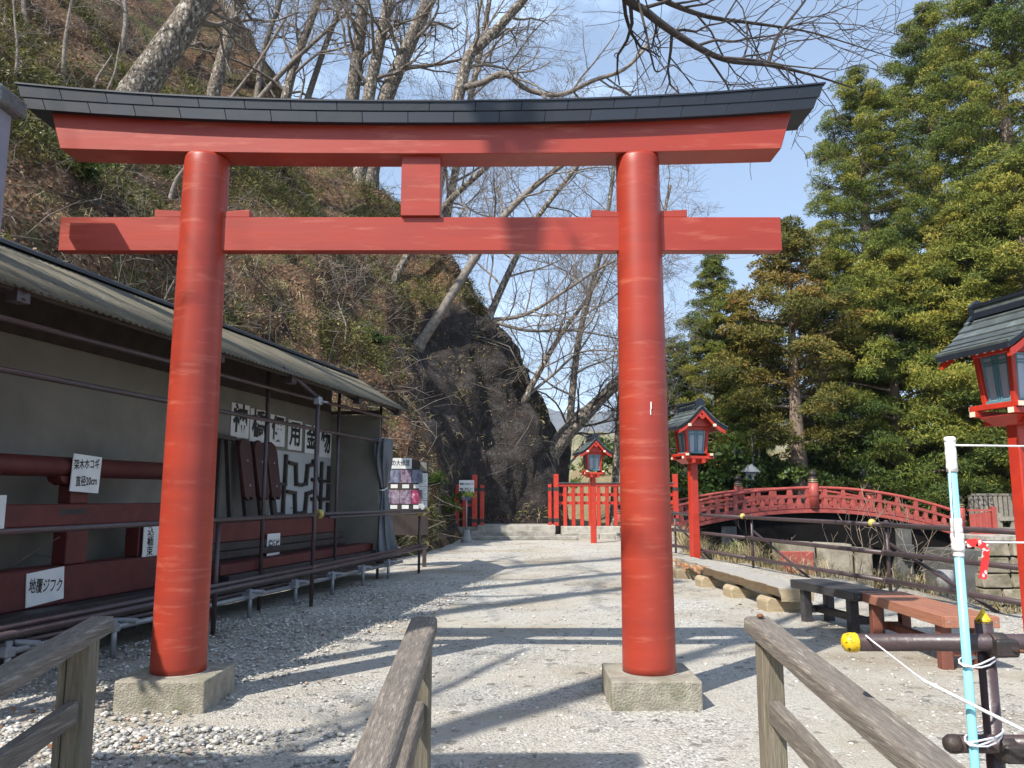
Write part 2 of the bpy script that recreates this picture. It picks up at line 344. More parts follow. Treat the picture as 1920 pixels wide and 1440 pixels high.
bp = N.new('ShaderNodeBump'); bp.inputs['Strength'].default_value = 0.9; bp.inputs['Distance'].default_value = 0.016
ad = N.new('ShaderNodeMath'); ad.operation = 'MULTIPLY_ADD'; ad.inputs[1].default_value = -0.8; L.new(vo.outputs['Distance'], ad.inputs[0]); L.new(fine.outputs[0], ad.inputs[2])
L.new(ad.outputs[0], bp.inputs['Height']); L.new(bp.outputs[0], b.inputs['Normal'])
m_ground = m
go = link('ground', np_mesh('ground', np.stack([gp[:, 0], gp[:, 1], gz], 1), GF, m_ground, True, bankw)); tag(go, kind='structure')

# ================================================================== wooded hillside with the cliff at its end
TOE = [(-10.5, -34, -0.98, 0.2), (-7.6, -12, -0.98, 0.2), (-5.8, 0, -0.98, 0.2), (-4.85, 6, -0.98, 0.2), (-3.7, 13, -0.98, 0.2), (-3.0, 16.5, -0.98, 0.2),
       (-2.2, 20, -0.97, 0.24), (-1.8, 24, -0.96, 0.28), (-1.75, 26.6, -0.94, 0.34), (-1.2, 28.6, -0.88, 0.47), (0.2, 29.3, -0.85, 0.52), (1.3, 29.9, -0.85, 0.52),
       (2.15, 30.9, -0.85, 0.52), (2.45, 33, -0.86, 0.5), (2.3, 38, -0.9, 0.43), (1.0, 48, -0.95, 0.3), (-4.0, 70, -0.98, 0.2)]
TOE = np.array(TOE, float); tl = np.concatenate([[0], np.cumsum(np.hypot(np.diff(TOE[:, 0]), np.diff(TOE[:, 1])))])
def lin(a, b, st): return list(np.arange(a, b, st))
k0 = tl[2]; k1 = tl[13]
svals = np.array(lin(0, k0, 1.2) + lin(k0, k1, 0.26) + lin(k1, tl[-1], 1.2) + [tl[-1]])
tx, ty, tdx, tdy = [np.interp(svals, tl, TOE[:, k]) for k in range(4)]
ov = np.array([-1.2, -0.6, -0.2, 0.0, 0.06, 0.12, 0.18, 0.25, 0.33, 0.42, 0.52, 0.64, 0.78, 0.95] + list(np.arange(1.15, 12, 0.24)) + list(np.arange(12.2, 30, 0.7)))
near_o = [-1.2, -0.2, 0, 0.5, 2, 5, 10, 16, 26, 30]; near_z = [-0.5, -0.1, 0.02, 0.9, 3.2, 7.2, 12.6, 19.5, 32, 35]
end_o = [-1.2, -0.2, 0, 0.25, 0.87, 3.1, 5.9, 8, 10.6, 16, 20, 26, 30]; end_z = [-0.5, -0.1, 0.02, 2.6, 4.5, 8.0, 11.6, 14, 16.4, 21.5, 27, 35, 39]
w_end = sstep(ty, 17.5, 27)
SS, OO = np.meshgrid(np.arange(len(svals)), np.arange(len(ov)), indexing='ij')
oo = ov[OO]; zz = np.interp(oo, near_o, near_z) * (1 - w_end[SS]) + np.interp(oo, end_o, end_z) * w_end[SS]
hx = tx[SS] + tdx[SS] * oo; hy = ty[SS] + tdy[SS] * oo
HP = np.stack([hx.ravel(), hy.ravel(), zz.ravel()], 1)
amp = np.clip(HP[:, 2] / 2.0, 0, 1)
rockw = (w_end[SS].ravel()) * sstep(HP[:, 2], 0.0, 0.6) * (1 - sstep(HP[:, 2], 7.0, 10.5))
d1 = fbm(HP * np.array([0.42, 0.42, 0.42]), 4, 3) ; d2 = fbm(HP * 1.5, 4, 21); d3 = fbm(HP * np.array([1.1, 1.1, 0.35]), 3, 41); d4 = fbm(HP @ np.array([[0.8, 0.2, 0.5], [0.2, 0.9, -0.3], [-0.25, 0.2, 0.55]]) * 0.9, 3, 51)
disp = amp * (0.46 * d1 + 0.24 * d2) + rockw * (0.40 * d3 + 0.34 * np.round(d4 * 2.6) / 2.6 + 0.30 * (1 - np.abs(d2)) - 0.2)
HP[:, 0] += -tdx[SS].ravel() * disp * 0.8; HP[:, 1] += -tdy[SS].ravel() * disp * 0.8; HP[:, 2] += disp * 0.55 * (1 - rockw * 0.6)
nS, nO = len(svals), len(ov); hid = np.arange(nS * nO).reshape(nS, nO)
HF = np.stack([hid[:-1, :-1], hid[1:, :-1], hid[1:, 1:], hid[:-1, 1:]], -1).reshape(-1, 4)

m = bpy.data.materials.new('leaf_littered_hillside'); m.use_nodes = True; t = m.node_tree; N = t.nodes; L = t.links; b = N['Principled BSDF']; tc = N.new('ShaderNodeTexCoord')
lit = N.new('ShaderNodeTexVoronoi'); lit.inputs['Scale'].default_value = 13; L.new(tc.outputs['Object'], lit.inputs['Vector'])
c_lit = ramp(lit.outputs['Color'], [(0.1, (0.045, 0.024, 0.015)), (0.45, (0.13, 0.070, 0.038)), (0.75, (0.21, 0.125, 0.07)), (0.95, (0.33, 0.22, 0.13))])
c_soil = ramp(noise(5, 6).outputs[0], [(0.35, (0.018, 0.013, 0.009)), (0.7, (0.070, 0.045, 0.027))])
colh = mixc(ramp(noise(0.55, 6, 0.7).outputs[0], [(0.40, (0, 0, 0)), (0.58, (1, 1, 1))]).outputs[0], c_lit.outputs[0], c_soil.outputs[0])
c_moss = ramp(noise(9, 5).outputs[0], [(0.3, (0.035, 0.045, 0.012)), (0.7, (0.13, 0.125, 0.04))])
colh = mixc(ramp(noise(0.8, 7, 0.7).outputs[0], [(0.50, (0, 0, 0)), (0.64, (1, 1, 1))]).outputs[0], colh, c_moss.outputs[0])
c_rock = ramp(noise(2.2, 10, 0.75).outputs[0], [(0.30, (0.012, 0.010, 0.009)), (0.5, (0.034, 0.028, 0.025)), (0.66, (0.080, 0.070, 0.064)), (0.8, (0.045, 0.024, 0.014))])
ar = N.new('ShaderNodeAttribute'); ar.attribute_name = 'tint'
rk = N.new('ShaderNodeMath'); rk.operation = 'MULTIPLY_ADD'; rk.inputs[1].default_value = 0.9; L.new(noise(0.9, 6, 0.7).outputs[0], rk.inputs[0]); L.new(ar.outputs['Fac'], rk.inputs[2])
rkr = ramp(rk.outputs[0], [(0.80, (0, 0, 0)), (0.95, (1, 1, 1))])
colh = mixc(rkr.outputs[0], colh, c_rock.outputs[0])
L.new(colh, b.inputs['Base Color']); b.inputs['Roughness'].default_value = 0.92; b.inputs['Specular IOR Level'].default_value = 0.25
bp = N.new('ShaderNodeBump'); bp.inputs['Strength'].default_value = 0.55; bp.inputs['Distance'].default_value = 0.06
hb = N.new('ShaderNodeMath'); hb.operation = 'ADD'; L.new(noise(8, 8, 0.75).outputs[0], hb.inputs[0]); L.new(lit.outputs['Distance'], hb.inputs[1])
L.new(hb.outputs[0], bp.inputs['Height']); L.new(bp.outputs[0], b.inputs['Normal'])
m_hill = m
rockx = rockw * sstep(HP[:, 0], -5.5, -1.2)
rk_attr = np.clip(rockx * 1.0 + 0.10 * sstep(HP[:, 2], 4, 6) * (HP[:, 1] > 24), 0, 1)
hill_me = np_mesh('hillside', HP, HF, m_hill, True, rk_attr)
hill = link('hillside', hill_me); tag(hill, kind='structure')
hill_bvh = BVHTree.FromPolygons([tuple(p) for p in HP], [tuple(f) for f in HF])
ground_bvh = BVHTree.FromPolygons([(gp[i, 0], gp[i, 1], gz[i]) for i in range(len(gp))], [tuple(f) for f in GF])
def hill_hit(px, py):
    h = hill_bvh.ray_cast(Vector((0, 0, EYE)), ray(px, py).normalized())
    return h[0] if h[0] is not None else at(px, py, 20)
def hill_z(x, y, z0=60):
    h = hill_bvh.ray_cast(Vector((x, y, z0)), Vector((0, 0, -1)))
    return h[0].z if h[0] is not None else 0.0
def gnd_z(x, y):
    h = ground_bvh.ray_cast(Vector((x, y, 100)), Vector((0, 0, -1)))
    return h[0].z if h[0] is not None else 0.0

# ================================================================== river, far hills, mountains
m_water = mat('dark_river_water', (0.02, 0.035, 0.035), (0.03, 0.05, 0.045), 0.8, 0.12, 0.3, 1.5)
MB().box(3, 26, 2, 50, -6.0, -5.6).build('river', m_water); tag(bpy.data.objects['river'], kind='structure')
def ridge(name, x0, x1, y0, depth, zf, nx_, ny_, amp_, mat_, seed, base=-8):
    X, T = np.meshgrid(np.linspace(x0, x1, nx_), np.linspace(0, 1, ny_)); prof = np.sin(np.clip(T * 1.25, 0, 1) * math.pi / 2) ** 1.1
    top = zf(X); P3 = np.stack([X.ravel() / (x1 - x0) * 14, T.ravel() * 3, 0 * X.ravel()], 1)
    Z = base + (top - base) * prof + (amp_ * fbm(P3, 5, seed).reshape(X.shape)) * prof
    V = np.stack([X.ravel(), (y0 + T * depth).ravel(), Z.ravel()], 1); I = np.arange(X.size).reshape(X.shape)
    Fq = np.stack([I[:-1, :-1], I[:-1, 1:], I[1:, 1:], I[1:, :-1]], -1).reshape(-1, 4)
    return tag(link(name, np_mesh(name, V, Fq, mat_, True)), kind='structure')
m_farhill = mat('dry_far_slope', (0.22, 0.19, 0.11), (0.12, 0.12, 0.06), 0.12, 0.95, 0.6, 0.6, c3=(0.30, 0.26, 0.17), s3=0.5, m3=(0.5, 0.7))
m_mount = mat('bare_wooded_mountain', (0.10, 0.10, 0.095), (0.065, 0.075, 0.075), 0.012, 1.0, 0.8, 0.03)
ridge('hills', -60, 120, 80, 70, lambda X: 8.5 + 2.5 * np.sin(X * 0.05) , 90, 18, 2.2, m_farhill, 7, base=-6)
ridge('mountains', -5200, 7000, 3600, 1700, lambda X: 420 + 0.0 * X + 210 * np.sin(X * 0.0011 + 0.4) + 90 * np.sin(X * 0.0043 + 2), 220, 26, 130, m_mount, 77, base=-20)

# ================================================================== loose pebbles on the gravel (nobody could count them)
rs = np.random.RandomState(4)
ico = bmesh.new(); bmesh.ops.create_icosphere(ico, subdivisions=1, radius=1.0)
icoV = np.array([v.co for v in ico.verts]); ico.verts.index_update(); icoF = np.array([[v.index for v in f.verts] for f in ico.faces]); ico.free()
def pebbles(name, cnt, gen, smin, smax, mt, seed):
    rs = np.random.RandomState(seed); xy = gen(rs, cnt); sz = smin + (smax - smin) * rs.rand(cnt) ** 2.6
    keep = edge_x(xy[:, 1]) - xy[:, 0] > 0.3; xy = xy[keep]; sz = sz[keep]; cnt = len(xy)
    V = np.empty((cnt, len(icoV), 3)); sc = np.stack([0.75 + 0.6 * rs.rand(cnt), 0.7 + 0.4 * rs.rand(cnt), 0.38 + 0.3 * rs.rand(cnt)], 1) * sz[:, None]
    jit = 1 + 0.36 * (rs.rand(cnt, len(icoV)) - 0.5); a = rs.rand(cnt) * 6.283
    Q = icoV[None] * jit[..., None] * sc[:, None, :]
    V[..., 0] = Q[..., 0] * np.cos(a)[:, None] - Q[..., 1] * np.sin(a)[:, None] + xy[:, 0:1]
    V[..., 1] = Q[..., 0] * np.sin(a)[:, None] + Q[..., 1] * np.cos(a)[:, None] + xy[:, 1:2]
    V[..., 2] = Q[..., 2] + (sz * 0.16)[:, None] + 0.004
    Fq = (icoF[None] + (np.arange(cnt) * len(icoV))[:, None, None]).reshape(-1, 3)
    return link(name, np_mesh(name, V.reshape(-1, 3), Fq, mt, True, np.repeat(rs.rand(cnt), len(icoV))))
m = bpy.data.materials.new('river_pebbles'); m.use_nodes = True; t = m.node_tree; N = t.nodes; L = t.links; b = N['Principled BSDF']; tc = N.new('ShaderNodeTexCoord')
a_ = N.new('ShaderNodeAttribute'); a_.attribute_name = 'tint'
cp = ramp(a_.outputs['Fac'], [(0.0, (0.20, 0.20, 0.20)), (0.3, (0.33, 0.32, 0.29)), (0.7, (0.48, 0.455, 0.41)), (0.95, (0.62, 0.60, 0.56)), (1.0, (0.36, 0.25, 0.18))])
L.new(mixc(0.25, cp.outputs[0], ramp(noise(120, 4).outputs[0], [(0.3, (0.2, 0.2, 0.2)), (0.7, (0.8, 0.8, 0.8))]).outputs[0], mode='OVERLAY'), b.inputs['Base Color']); b.inputs['Roughness'].default_value = 0.85
m_peb = m
def gen_all(rs, n):
    Y = 3.6 + 22 * rs.rand(n) ** 1.9; X = (rs.rand(n) * 2 - 1.0) * (Y * 0.72) ; return np.stack([X, Y], 1)
def gen_pile(rs, n):
    c = np.stack([-2.25 + 0.55 * rs.randn(n), 4.95 - 0.42 * np.abs(rs.randn(n))], 1); return c
def gen_left(rs, n):
    Y = 4.2 + 9 * rs.rand(n); X = -1.2 - 0.35 * (9 - Y) * 0.35 - 2.2 * rs.rand(n) ** 0.8 + (Y - 8) * 0.12; return np.stack([X, Y], 1)
tag(pebbles('gravel', 13000, gen_all, 0.005, 0.017, m_peb, 11), 'loose small pale pebbles scattered over the gravel forecourt', 'gravel', kind='stuff')
tag(pebbles('river_pebbles', 1500, gen_pile, 0.006, 0.025, m_peb, 12), 'larger rounded pebbles heaped before the left torii plinth', 'pebbles', kind='stuff')
tag(pebbles('coarse_gravel', 9000, gen_left, 0.007, 0.024, m_peb, 13), 'coarse grey gravel in the shade before the display shelter', 'gravel', kind='stuff')
# ================================================================== torii gate
TX, TY = -0.662, 5.59
tor = thing('torii_gate', 'large vermilion torii gate with black copper-clad top beam standing on stone plinths', 'torii gate', (TX, TY, 0))
def curve_rise(x, k=0.105, p=2.3): return k * (abs(x) / 2.75) ** p
for sx in (-1, 1):
    cx = sx * 1.588
    pl = MB(); r_ = seeded(5 + sx)
    pl.box(cx - 0.29, cx + 0.29, -0.29, 0.29, -0.03, 0.19).build('plinth', m_plinth, tor, bevel=0.012, seg=2)
    prof = [(0.180, 0.186), (0.1795, 0.24), (0.174, 1.2), (0.168, 2.2), (0.161, 3.2), (0.158, 3.74), (0.1575, 3.805), (0.152, 3.825)]
    c_ = MB().lathe(prof, (cx, 0, 0), 48); c_.build('pillar', m_torii, tor)
    MB().lathe([(0.195, 0.188), (0.195, 0.1945)], (cx, 0, 0), 40).build('mortar_ring', m_stone, tor)
# shimaki (lower top-beam) swept with slanted ends
def shim(x):
    zb = 3.815 + curve_rise(x, 0.042); zt = 4.06 + curve_rise(x, 0.085)
    return zb, zt
secs = []
n = 28
for i in range(n + 1):
    u = -1 + 2 * i / n; zb, zt = shim(u * 2.65)
    xb = u * 2.612; xt = u * 2.70
    secs.append([(xb, -0.12, zb), (xb, 0.12, zb), (xt, 0.12, zt), (xt, -0.12, zt)])
MB().sweep(secs).build('lower_top_beam', m_torii, tor, bevel=0.004)
# kasagi core with underside and gabled back
secs = []
for i in range(n + 1):
    u = -1 + 2 * i / n; x = u * 2.84; zr = curve_rise(x, 0.10); zb = 4.030 + zr; zt = 4.172 + curve_rise(x, 0.12)
    xb = u * 2.842; xt = u * 2.905
    secs.append([(xb, -0.178, zb), (xb, 0.178, zb), (xt, 0.178, zt - 0.01), (xt, 0.0, zt + 0.035), (xt, -0.178, zt - 0.004)])
kas = MB().sweep(secs).build('top_beam', m_kasagi, tor)
def sheet_row(z0o, z1o, y0, y1, thick, shift, xr):
    x = -xr + shift
    edges = [-xr] + [x + 0.327 * k for k in range(40) if -xr + 0.05 < x + 0.327 * k < xr - 0.05] + [xr]
    for a, bq in zip(edges[:-1], edges[1:]):
        q = []
        for xx in (a + 0.0014, bq - 0.0014):
            s_ = xx / xr; zr = curve_rise(xx, 0.10); zt_ = curve_rise(xx, 0.12); fl = 0.062 * s_
            zb = 4.030 + zr + z0o * 1.0; zt = 4.030 + zr + (zt_ - zr) * (z1o / 0.142) + z1o
            f0 = fl * (z0o / 0.142); f1 = fl * (z1o / 0.142)
            q.append([(xx + f0, y0 - thick, zb), (xx + f0, y0, zb), (xx + f1, y1, zt), (xx + f1, y1 - thick, zt)])
        MB().sweep(q).build('roof_sheet', m_kasagi, kas, bevel=0.0018)
sheet_row(-0.012, 0.070, -0.180, -0.184, 0.010, 0.14, 2.842)
sheet_row(0.073, 0.140, -0.188, -0.193, 0.012, 0.30, 2.85)
# top drip edge
secs = []
for i in range(n + 1):
    u = -1 + 2 * i / n; x = u * 2.925; z = 4.172 + curve_rise(x, 0.12) - 0.004
    secs.append([(x, -0.214, z), (x, -0.17, z), (x, -0.17, z + 0.012), (x, -0.214, z + 0.012)])
MB().sweep(secs).build('drip_edge', m_kasagi, kas)
MB().box(-2.61, 2.61, -0.045, 0.045, 3.112, 3.364).build('tie_beam', m_torii, tor, bevel=0.004)
MB().box(-0.142, 0.142, -0.075, 0.075, 3.3645, 3.825).build('centre_strut', m_torii, tor, bevel=0.003)
for sx in (-1, 1):
    for side in (-1, 1):
        cx = sx * 1.588; x0 = cx + side * 0.13; x1 = cx + side * 0.345
        zo = 0.058; zi = 0.044 if side * sx > 0 else 0.040
        MB().hexa([(x0, -0.043, 3.3645), (x1, -0.043, 3.3645), (x1, 0.043, 3.3645), (x0, 0.043, 3.3645),
                   (x0, -0.043, 3.3645 + zi), (x1, -0.043, 3.3645 + zo), (x1, 0.043, 3.3645 + zo), (x0, 0.043, 3.3645 + zi)]).build('wedge', m_torii, tor, bevel=0.003)
w_ = MB(); w_.box(1.588 + 0.022, 1.588 + 0.030, -0.1745, -0.165, 1.95, 2.0); w_.box(1.588 + 0.019, 1.588 + 0.025, -0.1750, -0.165, 1.91, 1.949)
w_.build('peeled_paint_fleck', m_white, tor)

m_maroon = mat('dark_maroon_board', (0.060, 0.014, 0.012), (0.038, 0.010, 0.009), 5, 0.6, 0.2, 40, ovar=0.15)
m_reflectpanel = mat('reflected_light_grey', (0.42, 0.43, 0.43), (0.36, 0.37, 0.37), 2, 0.7)
# ================================================================== display shelter on the left
SA = math.atan(0.2016); SO = Vector((-2.24, 13.6, 0))
def sw(b_, a, z=0):   # shelter frame -> world
    return SO + Vector((math.cos(SA) * b_ - math.sin(SA) * a, -math.sin(SA) * b_ - math.cos(SA) * a, z))
def sthing(name, label, cat, b_, a, z=0, group=None): return thing(name, label, cat, sw(b_, a, z), -SA, group)
def sbuild(mb, name, mt, b_, a, z=0, bevel=0): return mb.build(name, mt, None, sw(b_, a, z), -SA, bevel)
# in shelter frame: local x = b (to the path), local y = -a (away from camera)
she = sthing('display_shelter', 'long open display shelter with grey board walls and mossy corrugated lean-to roof', 'shelter', 0, 0)
LEN = 10.3
MB().box(-0.93, -0.89, -LEN, 0.0, 0.36, 2.80).build('back_wall', m_plaster, she)
MB().box(-0.889, -0.004, -0.035, 0.0, 0.36, 2.76).build('end_wall', m_plaster, she)
MB().box(-0.925, -0.895, -LEN, -0.05, 2.802, 3.40).build('sun_stop_panel', m_purlin, she)  # dark panel added over the back wall to keep sun off the end wall
MB().box(-0.888, -0.880, -2.12, -0.05, 1.0, 2.05).build('reflected_light_panel', m_reflectpanel, she)  # backing panel; light reflected onto the wall is put into its pale colour
MB().box(-0.885, -0.01, -0.095, -0.040, 2.765, 2.825).build('wall_plate', m_purlin, she)
EV, RG = (0.36, 2.84), (-1.12, 3.66)     # eave and ridge (b, z)
slope = (RG[1] - EV[1]) / (RG[0] - EV[0])
def roof_z(b_): return EV[1] + slope * (b_ - EV[0])
def corr_sheet(a0, a1, skew0=0.0, skew1=0.0):
    """corrugated sheet between a0<a1 (towards camera); skew shifts the ridge end away from the camera"""
    mb = MB(); nn = max(4, int((a1 - a0) / 0.0205)); rows = 2; base = []
    for j in range(rows):
        tt = j / (rows - 1); bb = EV[0] + (RG[0] - EV[0]) * tt
        for i in range(nn + 1):
            a = a0 + (a1 - a0) * i / nn; yy = -a + (skew0 + (skew1 - skew0) * i / nn) * tt
            mb.v.append((bb, yy, roof_z(bb) + 0.011 * math.sin(a * 2 * math.pi / 0.082)))
    m_ = nn + 1
    for i in range(nn): mb.f.append((i, i + 1, m_ + i + 1, m_ + i)); mb.sm.append(True)
    return mb
for k in range(13):
    a0 = -0.38 + k * 0.82
    sk1, sk0 = (0.75, 1.22) if k == 0 else ((0.0, 0.75) if k == 1 else (0, 0))
    o = corr_sheet(a0, a0 + 0.832, sk0, sk1).build('corrugated_sheet', m_roof, she)
    sd = o.modifiers.new('thick', 'SOLIDIFY'); sd.thickness = 0.006; sd.offset = -1
MB().tube([(RG[0] - 0.01, 1.55, RG[1] + 0.03), (RG[0] - 0.01, -LEN + 0.3, RG[1] + 0.03)], 0.035, 10).build('ridge_pipe', m_darkpole, she)
MB().box(RG[0] + 0.0, RG[0] + 0.10, -LEN + 0.3, 1.45, RG[1] - 0.02, RG[1] + 0.004).build('ridge_flashing', m_darkpole, she)
for bb, dz, mt, ey in ((0.25, 0.055, m_purlin, 0.25), (0.02, 0.055, m_purlin, 0.3), (-0.22, 0.06, m_rust, 0.35), (-0.5, 0.06, m_purlin, 0.4), (-0.8, 0.06, m_rust, 0.5), (-1.0, 0.06, m_purlin, 0.55)):
    MB().tube([(bb, ey, roof_z(bb) - dz), (bb, -LEN, roof_z(bb) - dz)], 0.0245, 8).build('purlin', mt, she)
for yy in (0.06, -1.7, -3.86, -5.5, -8.1, -10.1):
    MB().tube([(0.3, yy + 0.03, roof_z(0.3) - 0.115), (-1.05, yy + 0.03, roof_z(-1.05) - 0.115)], 0.0243, 8).build('rafter_pipe', m_purlin, she)
    MB().box(0.20, 0.30, yy - 0.03, yy + 0.09, roof_z(0.25) - 0.15, roof_z(0.25) - 0.02).build('clamp', m_pipe, she)
    pb = yy if yy != -3.86 else -3.86
    MB().tube([(-0.03, pb, 0.0), (-0.03, pb, roof_z(0) - 0.09)], 0.0243, 10).build('post', m_pipe, she)
    MB().tube([(-0.97, pb, 0.0), (-0.97, pb, roof_z(-0.97) - 0.1)], 0.0243, 10).build('rear_post', m_pipe, she)
MB().tube([(0.024, 0.06, 2.29), (0.024, -LEN, 2.29)], 0.0243, 10).build('front_pole', m_pipe, she)
MB().tube([(0.024, 0.30, 2.72), (0.024, -LEN, 2.66)], 0.0243, 10).build('front_pole', m_pipe, she)
MB().box(-0.9, 0.0, -LEN, 0.75, 0.30, 0.345).build('platform', m_blackwood, she)
for bb in (-0.01, 0.11):
    z_ = 0.27 if bb < 0 else 0.245
    MB().tube([(bb, 0.9, z_ - 0.02), (bb, -LEN, z_)], 0.0243, 10).build('base_pipe', m_galv if bb > 0 else m_pipe, she)
for k in range(9):
    yy = 0.05 - 1.12 * k
    MB().tube([(0.165, yy, 0.0), (0.165, yy, 0.33)], 0.0243, 10).build('foot_pipe', m_galv, she)
    MB().box(0.085, 0.195, yy - 0.045, yy + 0.045, 0.215, 0.285).build('base_clamp', m_galv, she, bevel=0.008)
    MB().tube([(-0.6, yy + 0.25, 0.27), (0.20, yy + 0.25, 0.27)], 0.0243, 10).build('cross_pipe', m_galv, she)

# tall lit prop pole with its brace
pp = sthing('prop_pole', 'tall brown scaffold pole with diagonal brace propping the shelter eave', 'pole', 0.4, 3.35)
MB().tube([(0, 0, -0.02), (0.0, 0.0, 2.66)], 0.0255, 12).build('pole', m_pipe, pp)
MB().tube([(0.02, 0.05, 2.6), (-0.18, -0.62, 2.93)], 0.0245, 10).build('brace', m_pipe, pp)
MB().box(-0.045, 0.045, -0.045, 0.05, 2.54, 2.64).build('clamp', m_galv, pp, bevel=0.012)
MB().tube([(0.0, 0, 2.585), (0.13, 0.02, 2.57)], 0.012, 8).build('clamp_bolt', m_galv, pp)

# guard rail in front
gr = sthing('pipe_guard_rail', 'brown two-bar pipe guard rail with yellow end caps before the display shelter', 'railing', 0.4, 0)
MB().tube([(0, 1.36, 1.115), (0, -3.16, 1.14)], 0.0245, 10).build('rail', m_pipe, gr)
MB().tube([(0.0, -3.22, 1.135), (0, -LEN, 1.11)], 0.0245, 10).build('rail', m_pipe, gr)
MB().tube([(0.048, 1.3, 1.09), (0.048, -3.0, 1.09)], 0.016, 8).build('inner_rail', m_pipe, gr)
MB().tube([(0, 1.36, 0.50), (0, -LEN, 0.47)], 0.0245, 10).build('rail', m_pipe, gr)
MB().tube([(0.05, 1.30, 0.455), (0.05, -LEN, 0.43)], 0.0245, 10).build('rail', m_pipe, gr)
for yy in (1.13, -5.45, -8.2):
    MB().tube([(-0.05, yy, -0.02), (-0.05, yy, 1.16 if yy > 0 else 1.14)], 0.0245, 10).build('post', m_pipe, gr)
for yy, z_ in ((1.37, 1.115), (1.37, 0.50), (-3.19, 1.14)):
    MB().lathe([(0.0275, -0.028), (0.05, -0.02), (0.062, 0.0), (0.05, 0.02), (0.0275, 0.028)], (0, 0, 0), 14).build('yellow_cap', m_oldyellow, gr, (0, yy, z_), 0).rotation_euler = (R(90), 0, 0)
for yy, z_ in ((1.13, 1.06), (-3.35, 0.47), (1.13, 0.44)):
    MB().box(-0.085, 0.035, yy - 0.045, yy + 0.045, z_ - 0.04, z_ + 0.04).build('clamp', m_oldyellow if z_ > 1 else m_pipe, gr, bevel=0.01)

# ---- lettered boards on the back wall
def board(name, label, w, h, body, size, b_, a, z, bold=0.0, sx=1.0, line=1.0, tilt=0.0, cat='sign', group=None, up=0.0, thick=0.012, border=False):
    o = sthing(name, label, cat, b_, a, z, group)
    p = MB().box(0, thick, -w / 2, w / 2, -h / 2, h / 2).build('panel', m_white, o, bevel=0.002)
    me = text_mesh(body, size, bold, 1.0, line, sx); lo = link('lettering', me, m_ink, o)
    lo.rotation_euler = (R(90), 0, R(90)); lo.location = (thick + 0.002, 0, up)
    o.rotation_euler = (tilt, 0, -SA) if tilt == 0 else (0, 0, -SA)
    if tilt:
        for k in (p, lo): k.rotation_euler = (k.rotation_euler[0] + tilt, 0, k.rotation_euler[2]) if k is p else (R(90), tilt, R(90))
    return o
KANJI = [('神', 3.03, 2.385, 'leftmost of the six'), ('橋', 2.54, 2.36, 'second from left of the six'), ('便', 1.98, 2.335, 'third from left of the six'),
         ('用', 1.41, 2.31, 'fourth from left of the six'), ('金', 0.83, 2.285, 'fifth from left of the six'), ('物', 0.29, 2.255, 'rightmost of the six')]
for ch, a, z, which in KANJI:
    board('sign_board', f'white board lettered {ch}, {which} on the shelter wall', 0.46, 0.46, ch, 0.40, -0.885, a, z + 0.0, bold=0.013, sx=0.95, group='six white character boards')
# ---- iron fittings hung on the wall
def fitting(label, pts, w, d, a, z, b_=-0.885):
    o = MB()
    pts3 = [(0.03, -p[0], p[1]) for p in pts]
    for p, q in zip(pts3[:-1], pts3[1:]):
        dv = (Vector(q) - Vector(p)).normalized() * (w * 0.5); o.bar(Vector(p) - dv, Vector(q) + dv, d, w, up=(1, 0, 0))
    ob = o.build('iron_bracket', m_iron, None, sw(b_, a, z), -SA, 0.004); return tag(ob, label, 'iron fitting', 'old iron fittings on the shelter wall')
rows = [('upper', 1.72), ('lower', 1.28)]
for nm, z in rows:
    fitting(f'black iron L-shaped hook at the left of the {nm} row of fittings', [(0.30, -0.17), (0.0, -0.17), (0.0, 0.25)], 0.055, 0.05, 1.72 if nm == 'upper' else 1.75, z)
    fitting(f'black iron stepped strap in the {nm} row, second fitting from left', [(0.27, 0.16), (0.04, 0.14), (0.0, -0.16), (-0.12, -0.17)], 0.055, 0.05, 1.35, z)
    fitting(f'black iron stepped strap in the {nm} row, third fitting from left', [(0.12, -0.17), (0.0, -0.15), (-0.04, 0.13), (-0.27, 0.17)], 0.06, 0.05, 1.02, z)
for k, z in enumerate((1.79, 1.49, 1.18)):
    pos = ('topmost', 'middle', 'lowest')[k]
    fitting(f'{pos} of the three black iron U-brackets right of the stepped straps', [(0.16, 0.15), (0.06, 0.13), (0.03, -0.13), (-0.16, -0.13), (-0.17, 0.13)], 0.05, 0.05, 0.62, z)
    fitting(f'{pos} of the three black iron corner brackets by the shelter end wall', [(0.26, -0.11), (-0.04, -0.10), (-0.045, 0.12)], 0.065, 0.05, 0.22, z - 0.06)
